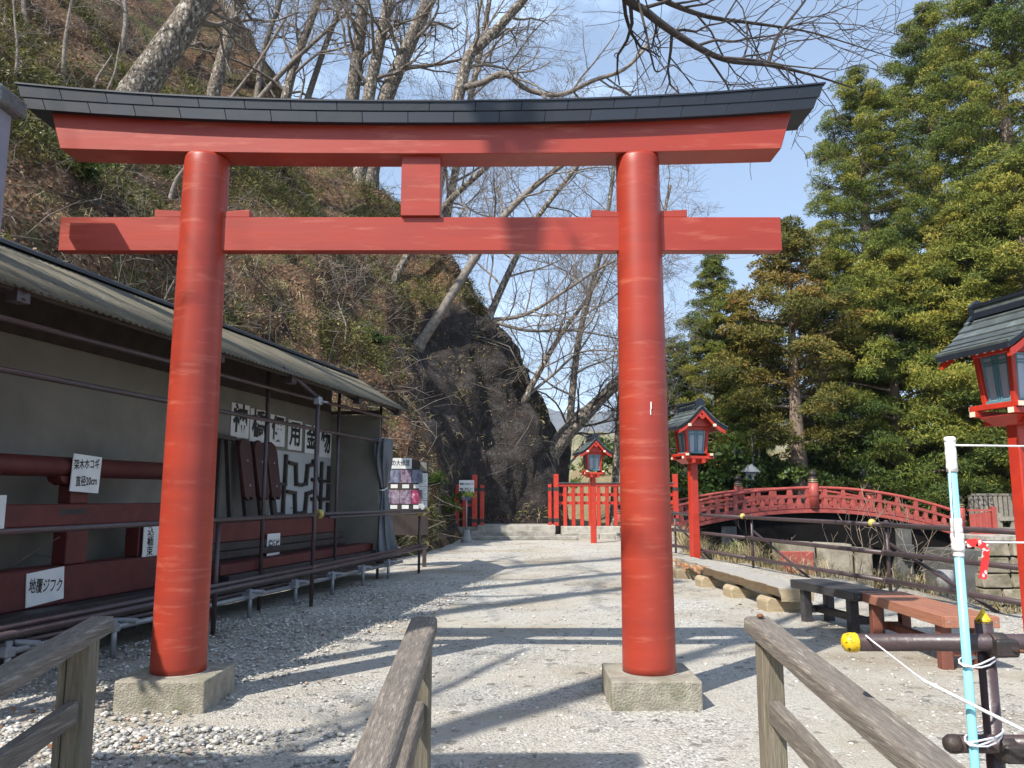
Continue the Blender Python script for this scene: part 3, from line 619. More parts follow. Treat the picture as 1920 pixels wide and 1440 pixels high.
# ---- leaning poles and planks, left of the fittings
for k, (a0, a1, z1, nm) in enumerate(((4.25, 4.05, 2.05, 'leftmost'), (3.85, 3.55, 2.12, 'middle'), (3.5, 3.4, 2.12, 'rightmost'))):
    o = MB(); o.bar((0, 0, 0), (-0.16, a0 - a1, z1 - 1.06), 0.05, 0.06, up=(1, 0, 0)); 
    if k == 1: o.bar((-0.13, a0 - a1 + 0.28, z1 - 1.06), (-0.13, a0 - a1 - 0.28, z1 - 1.05), 0.07, 0.06)
    ob = o.build('iron_rod', m_iron, None, sw(-0.68, a0, 1.06), -SA, 0.004)
    tag(ob, f'{nm} of three long black iron rods leaning on the shelter wall', 'iron rod', 'leaning iron rods')
for k, (a, nm) in enumerate(((3.13, 'left'), (2.74, 'middle'), (2.40, 'right'))):
    t_ = sthing('shaped_plank', f'{nm} one of three dark red shaped planks with notched ends under the character boards', 'plank', -0.62, a, 1.06, 'three dark shaped planks')
    prof = [(-0.13, 0.30), (-0.05, 0.25), (0.0, 0.31), (0.08, 0.26), (0.145, 0.36), (0.15, 0.95), (0.10, 1.04), (0.0, 1.08), (-0.10, 1.04), (-0.15, 0.95)]
    MB().extrude([(p, q) for p, q in prof], lambda p, q, d: (d - 0.16 * q, p, q), 0.0, 0.05).build('board', m_maroon, t_, bevel=0.004)
    MB().extrude([(-0.06, 0.0), (0.06, 0.0), (0.06, 1.06), (-0.06, 1.06)], lambda p, q, d: (d - 0.16 * q, p, q), -0.05, -0.002).build('backing_slat', m_blackwood, t_)
    for z_ in (0.45, 0.78): MB().tube([(0.05 - 0.16 * z_, 0, z_), (0.066 - 0.16 * z_, 0, z_)], 0.016, 8).build('nail_head', m_galv, t_)

# ---- timbers laid on the platform
def timber(name, label, b0, b1, a0, a1, z0, z1, mt, tilt=0.0, bev=0.008):
    o = MB(); ca, cb = (a0 + a1) / 2, (b0 + b1) / 2
    o.hexa([(b0 - cb, -(a1 - ca), 0), (b1 - cb, -(a1 - ca), 0), (b1 - cb, -(a0 - ca), tilt), (b0 - cb, -(a0 - ca), tilt),
            (b0 - cb, -(a1 - ca), z1 - z0), (b1 - cb, -(a1 - ca), z1 - z0), (b1 - cb, -(a0 - ca), z1 - z0 + tilt), (b0 - cb, -(a0 - ca), z1 - z0 + tilt)])
    return tag(sbuild(o, name, mt, cb, ca, z0, bev), label, 'timber', 'old bridge timbers stored in the shelter')
timber('long_timber', 'lowest dark plank at the front of the timber stack', -0.30, -0.03, -0.02, 4.55, 0.346, 0.48, m_blackwood)
timber('long_timber', 'dark red-topped plank second from bottom of the timber stack', -0.36, -0.08, -0.10, 4.65, 0.484, 0.60, m_redold)
timber('long_timber', 'black plank in the middle of the timber stack, front one', -0.62, -0.38, 0.5, 5.0, 0.346, 0.63, m_blackwood)
timber('long_timber', 'black squared plank below the red beam, in the timber stack', -0.64, -0.30, 0.62, 5.0, 0.634, 0.72, m_blackwood)
timber('long_timber', 'upper black squared plank directly under the peeling red beam', -0.66, -0.34, 0.66, 5.0, 0.724, 0.82, m_blackwood)
rb_ = timber('red_beam', 'thick peeling red beam on top of the timber stack', -0.68, -0.36, 0.98, 5.05, 0.824, 1.055, m_redold)
for k, (a0, a1, z0) in enumerate(((4.9, 10.1, 0.346),)):
    timber('sill_timber', 'dark low sill timber lying under the old red bridge railing', -0.70, -0.12, a0, a1, z0, 0.44, m_blackwood)
# ---- old bridge railing section
rl = sthing('bridge_railing_section', 'section of old dark red bridge railing with round top rail displayed in the shelter', 'railing', -0.45, 7.3, 0.44)
def lz(z): return z - 0.44
MB().tube([(-0.02, 2.25, lz(1.63)), (-0.02, -2.6, lz(1.605))], 0.09, 20).build('round_top_rail', m_redold, rl)
MB().box(-0.10, 0.06, -2.6, 2.25, lz(1.105), lz(1.295)).build('middle_rail', m_redold, rl, bevel=0.01)
MB().box(-0.15, 0.12, -2.6, 2.25, 0.0, lz(0.76)).build('bottom_rail', m_redold, rl, bevel=0.012)
for yy in (0.80, -1.5):
    MB().box(-0.10, 0.05, yy - 0.13, yy + 0.13, lz(0.762), lz(1.103)).build('stanchion', m_redold, rl, bevel=0.008)
    MB().box(-0.10, 0.04, yy - 0.11, yy + 0.11, lz(1.297), lz(1.46)).build('stanchion', m_redold, rl, bevel=0.008)
    MB().extrude([(-0.27, 1.54), (-0.24, 1.49), (-0.17, 1.46), (0.17, 1.46), (0.24, 1.49), (0.27, 1.54)], lambda p, q, d: (d, yy + p, lz(q) + 0.0), -0.10, 0.05).build('bracket_block', m_redold, rl, bevel=0.006)
MB().box(-0.11, 0.05, 1.65, 2.0, lz(0.762), lz(1.103)).build('short_stanchion', m_redold, rl, bevel=0.008)
MB().box(0.06, 0.0615, 0.55, 0.86, lz(1.20), lz(1.25)).build('scar', m_blackwood, rl)
board('name_plate', 'white plate lettered 架木ホコギ 直径20cm on the round top rail', 0.36, 0.335, '架木ホコギ\n直径20cm', 0.098, -0.37, 6.50, 1.565, bold=0.0022, sx=0.66, line=1.55, tilt=R(-3), up=0.005)
np_ = board('name_plate', 'white plate lettered 込栭束 ミタタラズカ behind the left torii pillar', 0.35, 0.36, '込\n栭\n束', 0.105, -0.375, 5.45, 0.905, bold=0.0018, sx=1.0, line=0.95)
for k_ in [q for q in C.objects if q.parent == np_ and q.name.startswith('lettering')]: k_.location.y = -0.07
link('lettering', text_mesh('ミ\nタ\nタ\nラ\nズ\nカ', 0.062, 0.0012, line=0.8, sx=1.1), m_ink, np_, (0.014, 0.085, 0.0), (R(90), 0, R(90)))
board('name_plate', 'white plate lettered 地覆 ジフク on the bottom rail', 0.41, 0.275, '地覆ジフク', 0.125, -0.327, 6.93, 0.61, bold=0.002, sx=0.60, tilt=R(4))
tag(sbuild(MB().box(0, 0.012, -0.15, 0.15, -0.15, 0.15), 'name_plate', m_white, -0.37, 7.52, 1.22, 0.002), 'white plate cut off by the left picture edge on the railing section', 'sign')
board('name_plate', 'white plate lettered 橋板材 on the timber stack', 0.34, 0.29, '橋板材', 0.125, -0.335, 3.0, 0.735, bold=0.003, sx=0.8)

# ---- tied tarpaulin curtain at the shelter corner
cu = sthing('tied_curtain', 'grey tarpaulin curtain tied with white cord at the shelter corner', 'curtain', 0.03, -0.03, 0.36)
def cloth(z0, z1, prof, ph):
    nz_, na = 14, 44; mb = MB()
    for i in range(nz_ + 1):
        tt = i / nz_; z = z0 + (z1 - z0) * tt; rr, cx, cy = prof(tt)
        for k in range(na):
            t_ = 2 * math.pi * k / na; f_ = 1 + 0.22 * math.sin(9 * t_ + ph + 2.2 * math.sin(tt * 3)) + 0.12 * math.sin(4 * t_ + tt * 5)
            mb.v.append((cx + rr * f_ * 0.42 * math.cos(t_), cy + rr * f_ * math.sin(t_), z))
    for i in range(nz_):
        for k in range(na):
            k2 = (k + 1) % na; o = i * na; mb.f.append((o + k, o + k2, o + na + k2, o + na + k)); mb.sm.append(True)
    mb.f.append(tuple(range(na))[::-1]); mb.sm.append(False); mb.f.append(tuple(nz_ * na + k for k in range(na))); mb.sm.append(False)
    return mb
cloth(0.0, 1.13, lambda t_: (0.40 - 0.31 * t_ ** 0.8, 0.0, 0.28 - 0.20 * t_), 0.4).build('lower_drape', m_tarp, cu)
cloth(1.13, 1.98, lambda t_: (0.09 + 0.16 * math.sin(min(1, t_ * 1.15) * math.pi * 0.62), 0.0, 0.08 - 0.06 * t_), 1.3).build('upper_drape', m_tarp, cu)
MB().tube([(0.045 * math.cos(k), 0.08 + 0.125 * math.sin(k), 1.14 + 0.03 * math.sin(k)) for k in np.linspace(0, 6.283, 18)], 0.011, 6).build('tie_cord', m_rope, cu)
MB().tube([(0.05, 0.2, 1.13), (0.06, 0.26, 1.07), (0.06, 0.27, 0.95)], 0.008, 6).build('cord_tail', m_rope, cu)

# ================================================================== notice board past the shelter
nb = thing('notice_board', 'dark wooden notice board with two rows of photographs and papers behind the curtain', 'notice board', (-2.12, 15.95, 0), R(8))
for k in range(6): MB().box(-0.62 + k * 0.18, -0.443 + k * 0.18, 0, 0.03, 1.02, 2.14 - 0.012 * k).build('plank', m_board, nb, bevel=0.004)
MB().box(-0.60, 0.46, -0.005, 0.03, 0.62, 1.015).build('lower_panel', m_board, nb)
for x in (-0.55, 0.40): MB().box(x - 0.04, x + 0.04, 0.031, 0.10, -0.05, 2.0).build('leg', m_board, nb)
def poster(name, x0, x1, z0, z1, mt, txt=None, ts=0.05, y=-0.006, bold=0.001, sx=1.0, line=1.0):
    p = MB().box(x0, x1, y - 0.003, y, z0, z1).build(name, mt, nb)
    if txt:
        me = text_mesh(txt, ts, bold, sx=sx, line=line); l = link('lettering', me, m_ink, p, ((x0 + x1) / 2, y - 0.0045, (z0 + z1) / 2), (R(90), 0, 0))
    return p
m_ph1 = mat('blue_repair_photo', (0.04, 0.05, 0.13), (0.26, 0.27, 0.33), 14, 0.35, stretch=(1, 1, 0.4), c3=(0.10, 0.03, 0.12), s3=7)
m_ph2 = mat('white_repair_photo', (0.34, 0.29, 0.34), (0.10, 0.035, 0.09), 12, 0.35, c3=(0.45, 0.45, 0.47), s3=8)
m_ph3 = mat('pink_repair_photo', (0.36, 0.03, 0.10), (0.18, 0.025, 0.07), 12, 0.35, c3=(0.75, 0.4, 0.5), s3=9)
poster('title_strip', -0.50, 0.12, 1.92, 2.13, m_white, '平成の大修理', 0.125, sx=0.72, bold=0.002)
for k, mt in enumerate((m_ph1, m_ph1, m_ph2, m_ph1)): poster('photo', -0.55 + 0.225 * k, -0.335 + 0.225 * k, 1.64, 1.90, mt)
for k, mt in enumerate((m_ph2, m_ph2, m_ph2, m_ph3)): poster('photo', -0.55 + 0.225 * k, -0.335 + 0.225 * k, 1.23, 1.50, mt)
for k in range(4):
    for z in (1.535, 1.13): poster('caption_card', -0.51 + 0.225 * k, -0.375 + 0.225 * k, z, z + 0.075, m_white)
for z0, z1 in ((1.03, 1.29), (1.30, 1.56), (1.57, 1.83)):
    p = poster('paper_sheet', 0.27, 0.44, z0, z1, m_white)
    ln = MB()
    for k in range(9): ln.box(0.285, 0.425 - 0.02 * ((k * 7) % 4), -0.0105, -0.0096, z0 + 0.03 + 0.024 * k, z0 + 0.036 + 0.024 * k)
    ln.build('printed_lines', m_lamp, p)
poster('small_plate', 0.29, 0.42, 1.87, 2.05, m_plaster)

# ================================================================== red fence and stone steps at the far end of the path
FY = 27.3
st = thing('stone_steps', 'low stone steps leading up to the gap in the red fence', 'steps', (0.2, FY - 0.5, 0))
MB().box(-1.35, 1.25, 0.05, 1.9, 0.0, 0.43).build('landing_slab', m_stone, st, bevel=0.015)
MB().box(-1.55, 1.22, -0.32, 0.045, 0.0, 0.27).build('step_slab', m_stone, st, bevel=0.015)
MB().box(-1.6, 1.9, -0.72, -0.325, 0.0, 0.12).build('step_slab', m_stone, st, bevel=0.015)
kb = thing('stone_kerb', 'row of grey stone kerb blocks under the right red fence', 'kerb', (3.2, FY - 0.3, 0))
for k, (x0, x1, y0, z1) in enumerate(((-1.55, 0.4, -0.1, 0.40), (0.41, 2.4, -0.1, 0.40), (-1.55, -0.35, -0.5, 0.20), (-0.33, 0.75, -0.5, 0.20), (0.77, 2.3, -0.5, 0.19), (0.1, 2.2, -1.3, 0.14))):
    MB().box(x0, x1, y0, y0 + (0.39 if k > 1 else 0.6), -0.02, z1).build('kerb_stone', m_stone, kb, bevel=0.02)
def fence_post(parent, x, y, h, w=0.17, z0=0.40, bands=(0.14, 1.18)):
    p = MB().box(x - w / 2, x + w / 2, y - w / 2, y + w / 2, z0, z0 + h).build('post', m_red, parent, bevel=0.012)
    for zb in bands: MB().box(x - w / 2 - 0.006, x + w / 2 + 0.006, y - w / 2 - 0.006, y + w / 2 + 0.006, z0 + zb, z0 + zb + 0.12).build('iron_band', m_iron, p)
fr = thing('red_picket_fence', 'bright red picket fence with tall iron-banded end post right of the steps', 'fence', (0, FY, 0))
fence_post(fr, 1.50, 0, 1.74); fence_post(fr, 1.29, 0.12, 1.40, 0.12)
MB().box(1.59, 5.5, -0.06, 0.06, 1.72, 1.83).build('top_rail', m_red, fr, bevel=0.01)
MB().box(1.57, 5.5, -0.10, 0.10, 1.834, 1.86).build('rail_cap', m_copper, fr)
for zz in (1.40, 1.12): MB().box(1.59, 5.5, 0.045, 0.10, zz, zz + 0.10).build('cross_rail', m_red, fr)
for k in range(13):
    x = 1.80 + 0.285 * k; MB().box(x - 0.062, x + 0.062, -0.04, 0.04, 0.402, 1.718).build('picket', m_red, fr, bevel=0.008)
fence_post(fr, 5.55, 0, 1.74)
fl = thing('red_picket_fence', 'shaded red picket fence with iron-banded post left of the steps', 'fence', (0, FY, 0))
fence_post(fl, -1.27, 0, 1.74, z0=0.38); fence_post(fl, -1.02, 0.12, 1.40, 0.14, z0=0.38)
MB().box(-2.4, -1.36, -0.06, 0.06, 1.68, 1.80).build('top_rail', m_red, fl, bevel=0.01)
for zz in (1.36, 1.05): MB().box(-2.4, -1.36, 0.045, 0.10, zz, zz + 0.10).build('cross_rail', m_red, fl)
for k in range(4):
    x = -1.60 - 0.26 * k; MB().box(x - 0.07, x + 0.07, -0.04, 0.04, 0.3, 1.678).build('picket', m_red, fl, bevel=0.008)
MB().box(-2.4, -1.15, -0.2, 0.2, 0.0, 0.379).build('stone_base', m_stone, fl)
sp = thing('notice_post', 'small white notice on a steel post with concrete foot beside the steps', 'sign', (-1.39, 24.6, 0))
MB().lathe([(0.17, -0.02), (0.16, 0.08), (0.11, 0.36), (0.10, 0.38)], (0, 0, 0), 12, False).build('concrete_foot', m_concrete, sp)
MB().tube([(0, 0, 0.375), (0, 0, 1.75)], 0.024, 10).build('post', m_galv, sp)
p = MB().box(-0.23, 0.23, -0.04, -0.025, 1.50, 1.88).build('panel', m_white, sp)
link('lettering', text_mesh('■■立入禁止です\n■■ご遠慮下さい', 0.072, 0.0022, line=2.1, sx=0.72), m_ink, p, (0, -0.042, 1.685), (R(90), 0, 0))
MB().box(-0.15, 0.15, -0.04, -0.025, 1.28, 1.495).build('picture_panel', m_ph1, sp)

# ================================================================== red roofed lanterns
def make_lantern(label, loc, yaw):
    L_ = thing('roofed_lantern', label, 'lantern', loc, yaw, 'red roofed lanterns along the forecourt')
    MB().hexa([(-0.092, -0.092, -0.03), (0.092, -0.092, -0.03), (0.092, 0.092, -0.03), (-0.092, 0.092, -0.03), (-0.085, -0.085, 2.16), (0.085, -0.085, 2.16), (0.085, 0.085, 2.16), (-0.085, 0.085, 2.16)]).build('post', m_red, L_, bevel=0.012)
    tr = MB().hexa([(-0.17, -0.17, 2.10), (0.17, -0.17, 2.10), (0.17, 0.17, 2.10), (-0.17, 0.17, 2.10), (-0.29, -0.29, 2.20), (0.29, -0.29, 2.20), (0.29, 0.29, 2.20), (-0.29, 0.29, 2.20)]).build('tray', m_red, L_, bevel=0.006)
    for s_ in (-1, 1):
        MB().box(-0.36, 0.36, s_ * 0.29 - 0.045, s_ * 0.29 + 0.045, 2.202, 2.265).build('tray_beam', m_red, tr, bevel=0.004)
        MB().box(s_ * 0.29 - 0.045, s_ * 0.29 + 0.045, -0.37, 0.37, 2.268, 2.325).build('tray_beam', m_red, tr, bevel=0.004)
        MB().box(s_ * 0.12 - 0.04, s_ * 0.12 + 0.04, -0.34, 0.34, 2.11, 2.195).build('bracket', m_red, tr, bevel=0.004)
        for s2 in (-1, 1):
            MB().box(s_ * 0.29 - 0.04, s_ * 0.29 + 0.04, s2 * 0.372 - 0.004, s2 * 0.372 + 0.004, 2.272, 2.321).build('end_cap', m_cream, tr)
            MB().box(s_ * 0.364 - 0.004, s_ * 0.364 + 0.004, s2 * 0.29 - 0.04, s2 * 0.29 + 0.04, 2.206, 2.261).build('end_cap', m_cream, tr)
    # flared lamp box
    bx = MB().hexa([(-0.20, -0.20, 2.326), (0.20, -0.20, 2.326), (0.20, 0.20, 2.326), (-0.20, 0.20, 2.326), (-0.25, -0.25, 2.90), (0.25, -0.25, 2.90), (0.25, 0.25, 2.90), (-0.25, 0.25, 2.90)]).build('lamp_box', m_paper, L_)
    for sx in (-1, 1):
        for sy in (-1, 1):
            MB().bar((sx * 0.215, sy * 0.215, 2.326), (sx * 0.265, sy * 0.265, 2.93), 0.065, 0.065, up=(0, 1, 0)).build('corner_post', m_red, bx, bevel=0.005)
    MB().box(-0.30, 0.30, -0.30, 0.30, 2.842, 2.925).build('head_frame', m_red, bx, bevel=0.005)
    MB().box(-0.245, 0.245, -0.245, 0.245, 2.326, 2.362).build('sill_frame', m_teal, bx)
    for f in range(4):
        c_, s_ = math.cos(f * math.pi / 2), math.sin(f * math.pi / 2)
        def rt(p): return (p[0] * c_ - p[1] * s_, p[0] * s_ + p[1] * c_, p[2])
        def yy(z): return -(0.20 + 0.05 * (z - 2.326) / 0.574) - 0.010
        g = MB()
        for x in (-0.16, -0.035, 0.0, 0.035, 0.16): g.bar(rt((x * 0.95, yy(2.365), 2.365)), rt((x * 1.12, yy(2.84), 2.84)), 0.013, 0.013)
        for z in (2.74, 2.77, 2.82): g.bar(rt((-0.18, yy(z), z)), rt((0.18, yy(z), z)), 0.013, 0.013)
        g.build('window_lattice', m_teal, bx)
    # gabled roof, ridge along local y
    prof = [(0.60, 2.90), (0.50, 2.945), (0.40, 3.005), (0.30, 3.080), (0.20, 3.170), (0.10, 3.270), (0.0, 3.365)]
    rf = MB().extrude([(x, z - 0.075) for x, z in prof] + [(-x, z - 0.075) for x, z in prof[::-1][1:]] + [(-x, z - 0.012) for x, z in prof][:-1] + [(x, z - 0.012) for x, z in prof[::-1]], lambda p, q, d: (p, d, q), -0.56, 0.56).build('roof', m_kasagi, L_)
    for s_ in (-1, 1):
        for (xa, za), (xb, zb) in zip(prof[:-1], prof[1:]):
            MB().hexa([(s_ * xa, -0.585, za - 0.018), (s_ * xa, 0.585, za - 0.018), (s_ * (xb - 0.01), 0.585, zb - 0.012), (s_ * (xb - 0.01), -0.585, zb - 0.012),
                       (s_ * (xa + 0.012), -0.585, za + 0.012), (s_ * (xa + 0.012), 0.585, za + 0.012), (s_ * (xb - 0.01), 0.585, zb + 0.004), (s_ * (xb - 0.01), -0.585, zb + 0.004)]).build('roof_course', m_copper, rf, bevel=0.003)
        for sy in (-1, 1):
            bg_ = MB()
            for (xa, za), (xb, zb) in zip(prof[:-1], prof[1:]):
                y0, y1 = sy * 0.50, sy * 0.55
                bg_.hexa([(s_ * xa * 0.93, y0, za - 0.155), (s_ * xa * 0.93, y1, za - 0.155), (s_ * xb * 0.93, y1, zb - 0.16), (s_ * xb * 0.93, y0, zb - 0.16), (s_ * xa * 0.93, y0, za - 0.078), (s_ * xa * 0.93, y1, za - 0.078), (s_ * xb * 0.93, y1, zb - 0.078), (s_ * xb * 0.93, y0, zb - 0.078)])
            bg_.build('bargeboard', m_red, rf)
            MB().box(s_ * 0.30 - 0.04, s_ * 0.30 + 0.04, sy * 0.555 - 0.004, sy * 0.555 + 0.004, 2.905, 2.965).build('purlin_cap', m_cream, rf)
        for k in range(8):
            y = -0.42 + 0.12 * k; MB().bar((s_ * 0.25, y, 2.985), (s_ * 0.555, y, 2.84), 0.026, 0.034).build('rafter', m_red, rf)
            MB().box(s_ * 0.557 - 0.004, s_ * 0.557 + 0.004, y - 0.014, y + 0.014, 2.822, 2.858).build('rafter_tip', m_cream, rf)
    MB().extrude([(-0.42, 2.92), (0.42, 2.92), (0.30, 3.02), (0.15, 3.16), (0.0, 3.29), (-0.15, 3.16), (-0.30, 3.02)], lambda p, q, d: (p, d, q), -0.40, 0.40).build('gable_wall', m_red, rf)
    for sy in (-1, 1):
        MB().extrude([(0.0, 3.14), (0.05, 3.18), (0.075, 3.13), (0.04, 3.08), (0, 3.06), (-0.04, 3.08), (-0.075, 3.13), (-0.05, 3.18)], lambda p, q, d: (p, sy * d, q), 0.551, 0.575).build('gable_ornament', m_red, rf)
        MB().extrude([(-0.16, 3.30), (-0.10, 3.36), (-0.12, 3.46), (-0.05, 3.52), (0.0, 3.54), (0.05, 3.52), (0.12, 3.46), (0.10, 3.36), (0.16, 3.30)], lambda p, q, d: (p, sy * d, q), 0.43, 0.49).build('ridge_end', m_kasagi, rf)
    MB().box(-0.10, 0.10, -0.43, 0.43, 3.32, 3.385).build('ridge', m_kasagi, rf)
    MB().box(-0.075, 0.075, -0.43, 0.43, 3.387, 3.44).build('ridge', m_copper, rf)
    MB().box(-0.095, 0.095, -0.45, 0.45, 3.442, 3.48).build('ridge_cap', m_kasagi, rf)
    return L_
make_lantern('red roofed lantern seen against the cedars beside the right torii pillar', (4.06, 18.0, 0), R(13))
l1 = make_lantern('farthest small red roofed lantern before the far picket fence', (2.46, 24.4, 0), R(8)); l1.scale = (0.86, 0.86, 0.93)
l3 = make_lantern('nearest red roofed lantern cut off by the right edge, beside the benches', (5.31, 8.35, 0), R(13)); l3.scale = (0.86, 0.86, 1.0)

# ================================================================== benches
lb = thing('log_bench', 'long low split-log bench with one splintered edge resting on wood blocks', 'bench', (3.2, 12.0, 0), 0)
ang = math.atan2(3.33 - 2.98, 14.5 - 9.67)   # runs away to the left
lb.rotation_euler = (0, 0, ang)
rl_ = seeded(31)
def logsec(y, w=0.42, h=0.17, z=0.30, wob=0.012, cut=0.0):
    r1 = rl_.uniform(-wob, wob); xl = -w / 2 + cut
    return [(xl + r1, y, z), (w / 2, y, z + 0.004), (w / 2 - 0.03, y, z - 0.08), (0.08, y, z - h), (-0.10 + cut * 0.5, y, z - h), (xl + 0.02 + r1, y, z - 0.09)]
near = [logsec(-2.35 + 0.2 * k) for k in range(15)]
MB().sweep(near).build('seat_log', m_log, lb, bevel=0.01)
far_ = [logsec(0.46 + 0.2 * k, cut=0.10 + 0.05 * math.sin(k * 1.7)) for k in range(11)]
MB().sweep(far_).build('seat_log', m_log, lb, bevel=0.01)
o = MB()
for k in range(15): y = -2.32 + 0.19 * k; o.bar((-0.216, y, 0.245), (-0.216, y + 0.188, 0.245), 0.02, 0.092 + rl_.uniform(-.01, .01))
o.build('bark_edge', m_logside, lb)
MB().extrude([(-0.2, 0.14), (0.19, 0.14), (0.2, 0.285), (-0.2, 0.285)], lambda p, q, d: (p, d, q), -2.372, -2.352).build('sawn_end', m_logleg, lb)
for k in range(26):
    y = 0.5 + 0.075 * k + rl_.uniform(-0.03, 0.03); x = -0.13 + rl_.uniform(-0.06, 0.03); z = 0.29 - rl_.uniform(0.0, 0.13)
    MB().bar((x, y, z), (x - rl_.uniform(0.0, 0.06), y - rl_.uniform(0.12, 0.3), z - rl_.uniform(-0.01, 0.05)), rl_.uniform(0.02, 0.05), rl_.uniform(0.012, 0.03)).build('splinter', m_splinter, lb)
for y in (-2.0, -0.75, 0.55, 1.9):
    MB().extrude([(-0.30, -0.02), (0.27, -0.02), (0.27, 0.10), (0.12, 0.135), (-0.13, 0.135), (-0.26, 0.165), (-0.31, 0.12)], lambda p, q, d: (p, y + d, q), -0.17, 0.17).build('support_block', m_logleg, lb, bevel=0.015)

def plank_bench(label, loc, rz, L_, mt, mleg, seat=0.43, w=0.42, ap=0.085):
    t_ = thing('plank_bench', label, 'bench', loc, rz)
    nS = 4; pw = (w - 0.03) / nS
    for k in range(nS): MB().box(-w / 2 + 0.015 + k * pw + 0.003, -w / 2 + 0.015 + (k + 1) * pw - 0.003, -L_ / 2, L_ / 2, seat - 0.032, seat).build('seat_plank', mt, t_, bevel=0.004)
    for s_ in (-1, 1):
        MB().box(s_ * (w / 2 - 0.008) - 0.014, s_ * (w / 2 - 0.008) + 0.014, -L_ / 2, L_ / 2, seat - ap, seat + 0.002).build('side_board', mt, t_, bevel=0.004)
        MB().box(-w / 2 + 0.0, w / 2, s_ * (L_ / 2 + 0.012) - 0.011, s_ * (L_ / 2 + 0.012) + 0.011, seat - ap, seat + 0.004).build('end_board', mt, t_, bevel=0.004)
        for x in (-w / 2 + 0.075, w / 2 - 0.075):
            MB().box(x - 0.045, x + 0.045, s_ * (L_ / 2 - 0.17) - 0.045, s_ * (L_ / 2 - 0.17) + 0.045, -0.02, seat - 0.033).build('leg', mleg, t_, bevel=0.005)
        MB().box(-w / 2 + 0.121, w / 2 - 0.121, s_ * (L_ / 2 - 0.17) - 0.03, s_ * (L_ / 2 - 0.17) + 0.03, 0.10, 0.17).build('stretcher', mleg, t_, bevel=0.004)
        for x in (-w / 2 + 0.03, w / 2 - 0.03):
            MB().tube([(x, s_ * (L_ / 2 + 0.0225), seat - 0.04), (x, s_ * (L_ / 2 + 0.026), seat - 0.04)], 0.007, 8).build('screw', m_galv, t_)
    MB().box(-0.035, 0.035, -L_ / 2 + 0.21, L_ / 2 - 0.21, 0.10, 0.17).build('long_stretcher', mleg, t_, bevel=0.004)
    return t_
plank_bench('black-stained plank bench between the log bench and the brown bench', (3.46, 8.65, 0), R(9), 1.24, m_benchblk, m_benchblk)
plank_bench('reddish-brown plank bench nearest the blue pole', (3.61, 7.24, 0), R(-2), 1.65, m_benchbrn, m_benchleg)

# ================================================================== wooden handrails at the head of the steps
def handrail(label, x, flip, slope_, extra):
    t_ = thing('wooden_handrail', label, 'handrail', (x, 3.4, 0), 0, 'three weathered wooden handrails')
    MB().hexa([(-0.042, -0.045, -0.06), (0.046, -0.045, -0.06), (0.046, 0.045, -0.06), (-0.042, 0.045, -0.06), (-0.042, -0.045, 0.795 - 0.0), (0.046, -0.045, 0.795), (0.046, 0.045, 0.805), (-0.042, 0.045, 0.805)]).build('post', m_handpost, t_, bevel=0.006)
    w = 0.115
    y0, z0 = 0.14, 0.845; y1 = -2.6; z1 = z0 - slope_ * (y0 - y1)
    secs = []; r_ = seeded(int(x * 100) + 9)
    for k in range(12):
        f = k / 11; y = y0 + (y1 - y0) * f; z = z0 + (z1 - z0) * f; j = r_.uniform(-0.002, 0.002)
        secs.append([(-w / 2, y, z - 0.062 + j), (w / 2, y, z - 0.062), (w / 2 + j, y, z - 0.012), (w / 2 - 0.012, y, z), (-w / 2 + 0.012, y, z + j), (-w / 2, y, z - 0.012)])
    MB().sweep(secs).build('top_rail', m_handrail, t_, bevel=0.003)
    MB().bar((0, -0.046, 0.50), (0, -2.6, 0.50 - slope_ * 2.55), 0.05, 0.085).build('lower_rail', m_handrail, t_, bevel=0.005)
    if extra:
        MB().box(-0.075, -0.045, -0.045, 0.045, -0.06, 0.80).build('outer_post', m_handpost, t_, bevel=0.004)
    MB().hexa([(-0.045, -2.04, -0.5), (0.045, -2.04, -0.5), (0.045, -1.95, -0.5), (-0.045, -1.95, -0.5), (-0.045, -2.04, 0.50), (0.045, -2.04, 0.50), (0.045, -1.95, 0.52), (-0.045, -1.95, 0.52)]).build('post', m_handpost, t_, bevel=0.006)
    return t_
handrail('shaded weathered wooden handrail in the lower left corner', -1.765, 1, 0.135, True)
handrail('middle weathered wooden handrail before the path through the torii', -0.378, 1, 0.145, False)
hr = handrail('right weathered wooden handrail with notched end in the foreground', 1.055, 1, 0.095, False)
MB().lathe([(0.012, 0), (0.016, 0.006), (0.010, 0.014)], (0.0, 0.09, 0.846), 10).build('rusty_bolt', m_rust, hr)

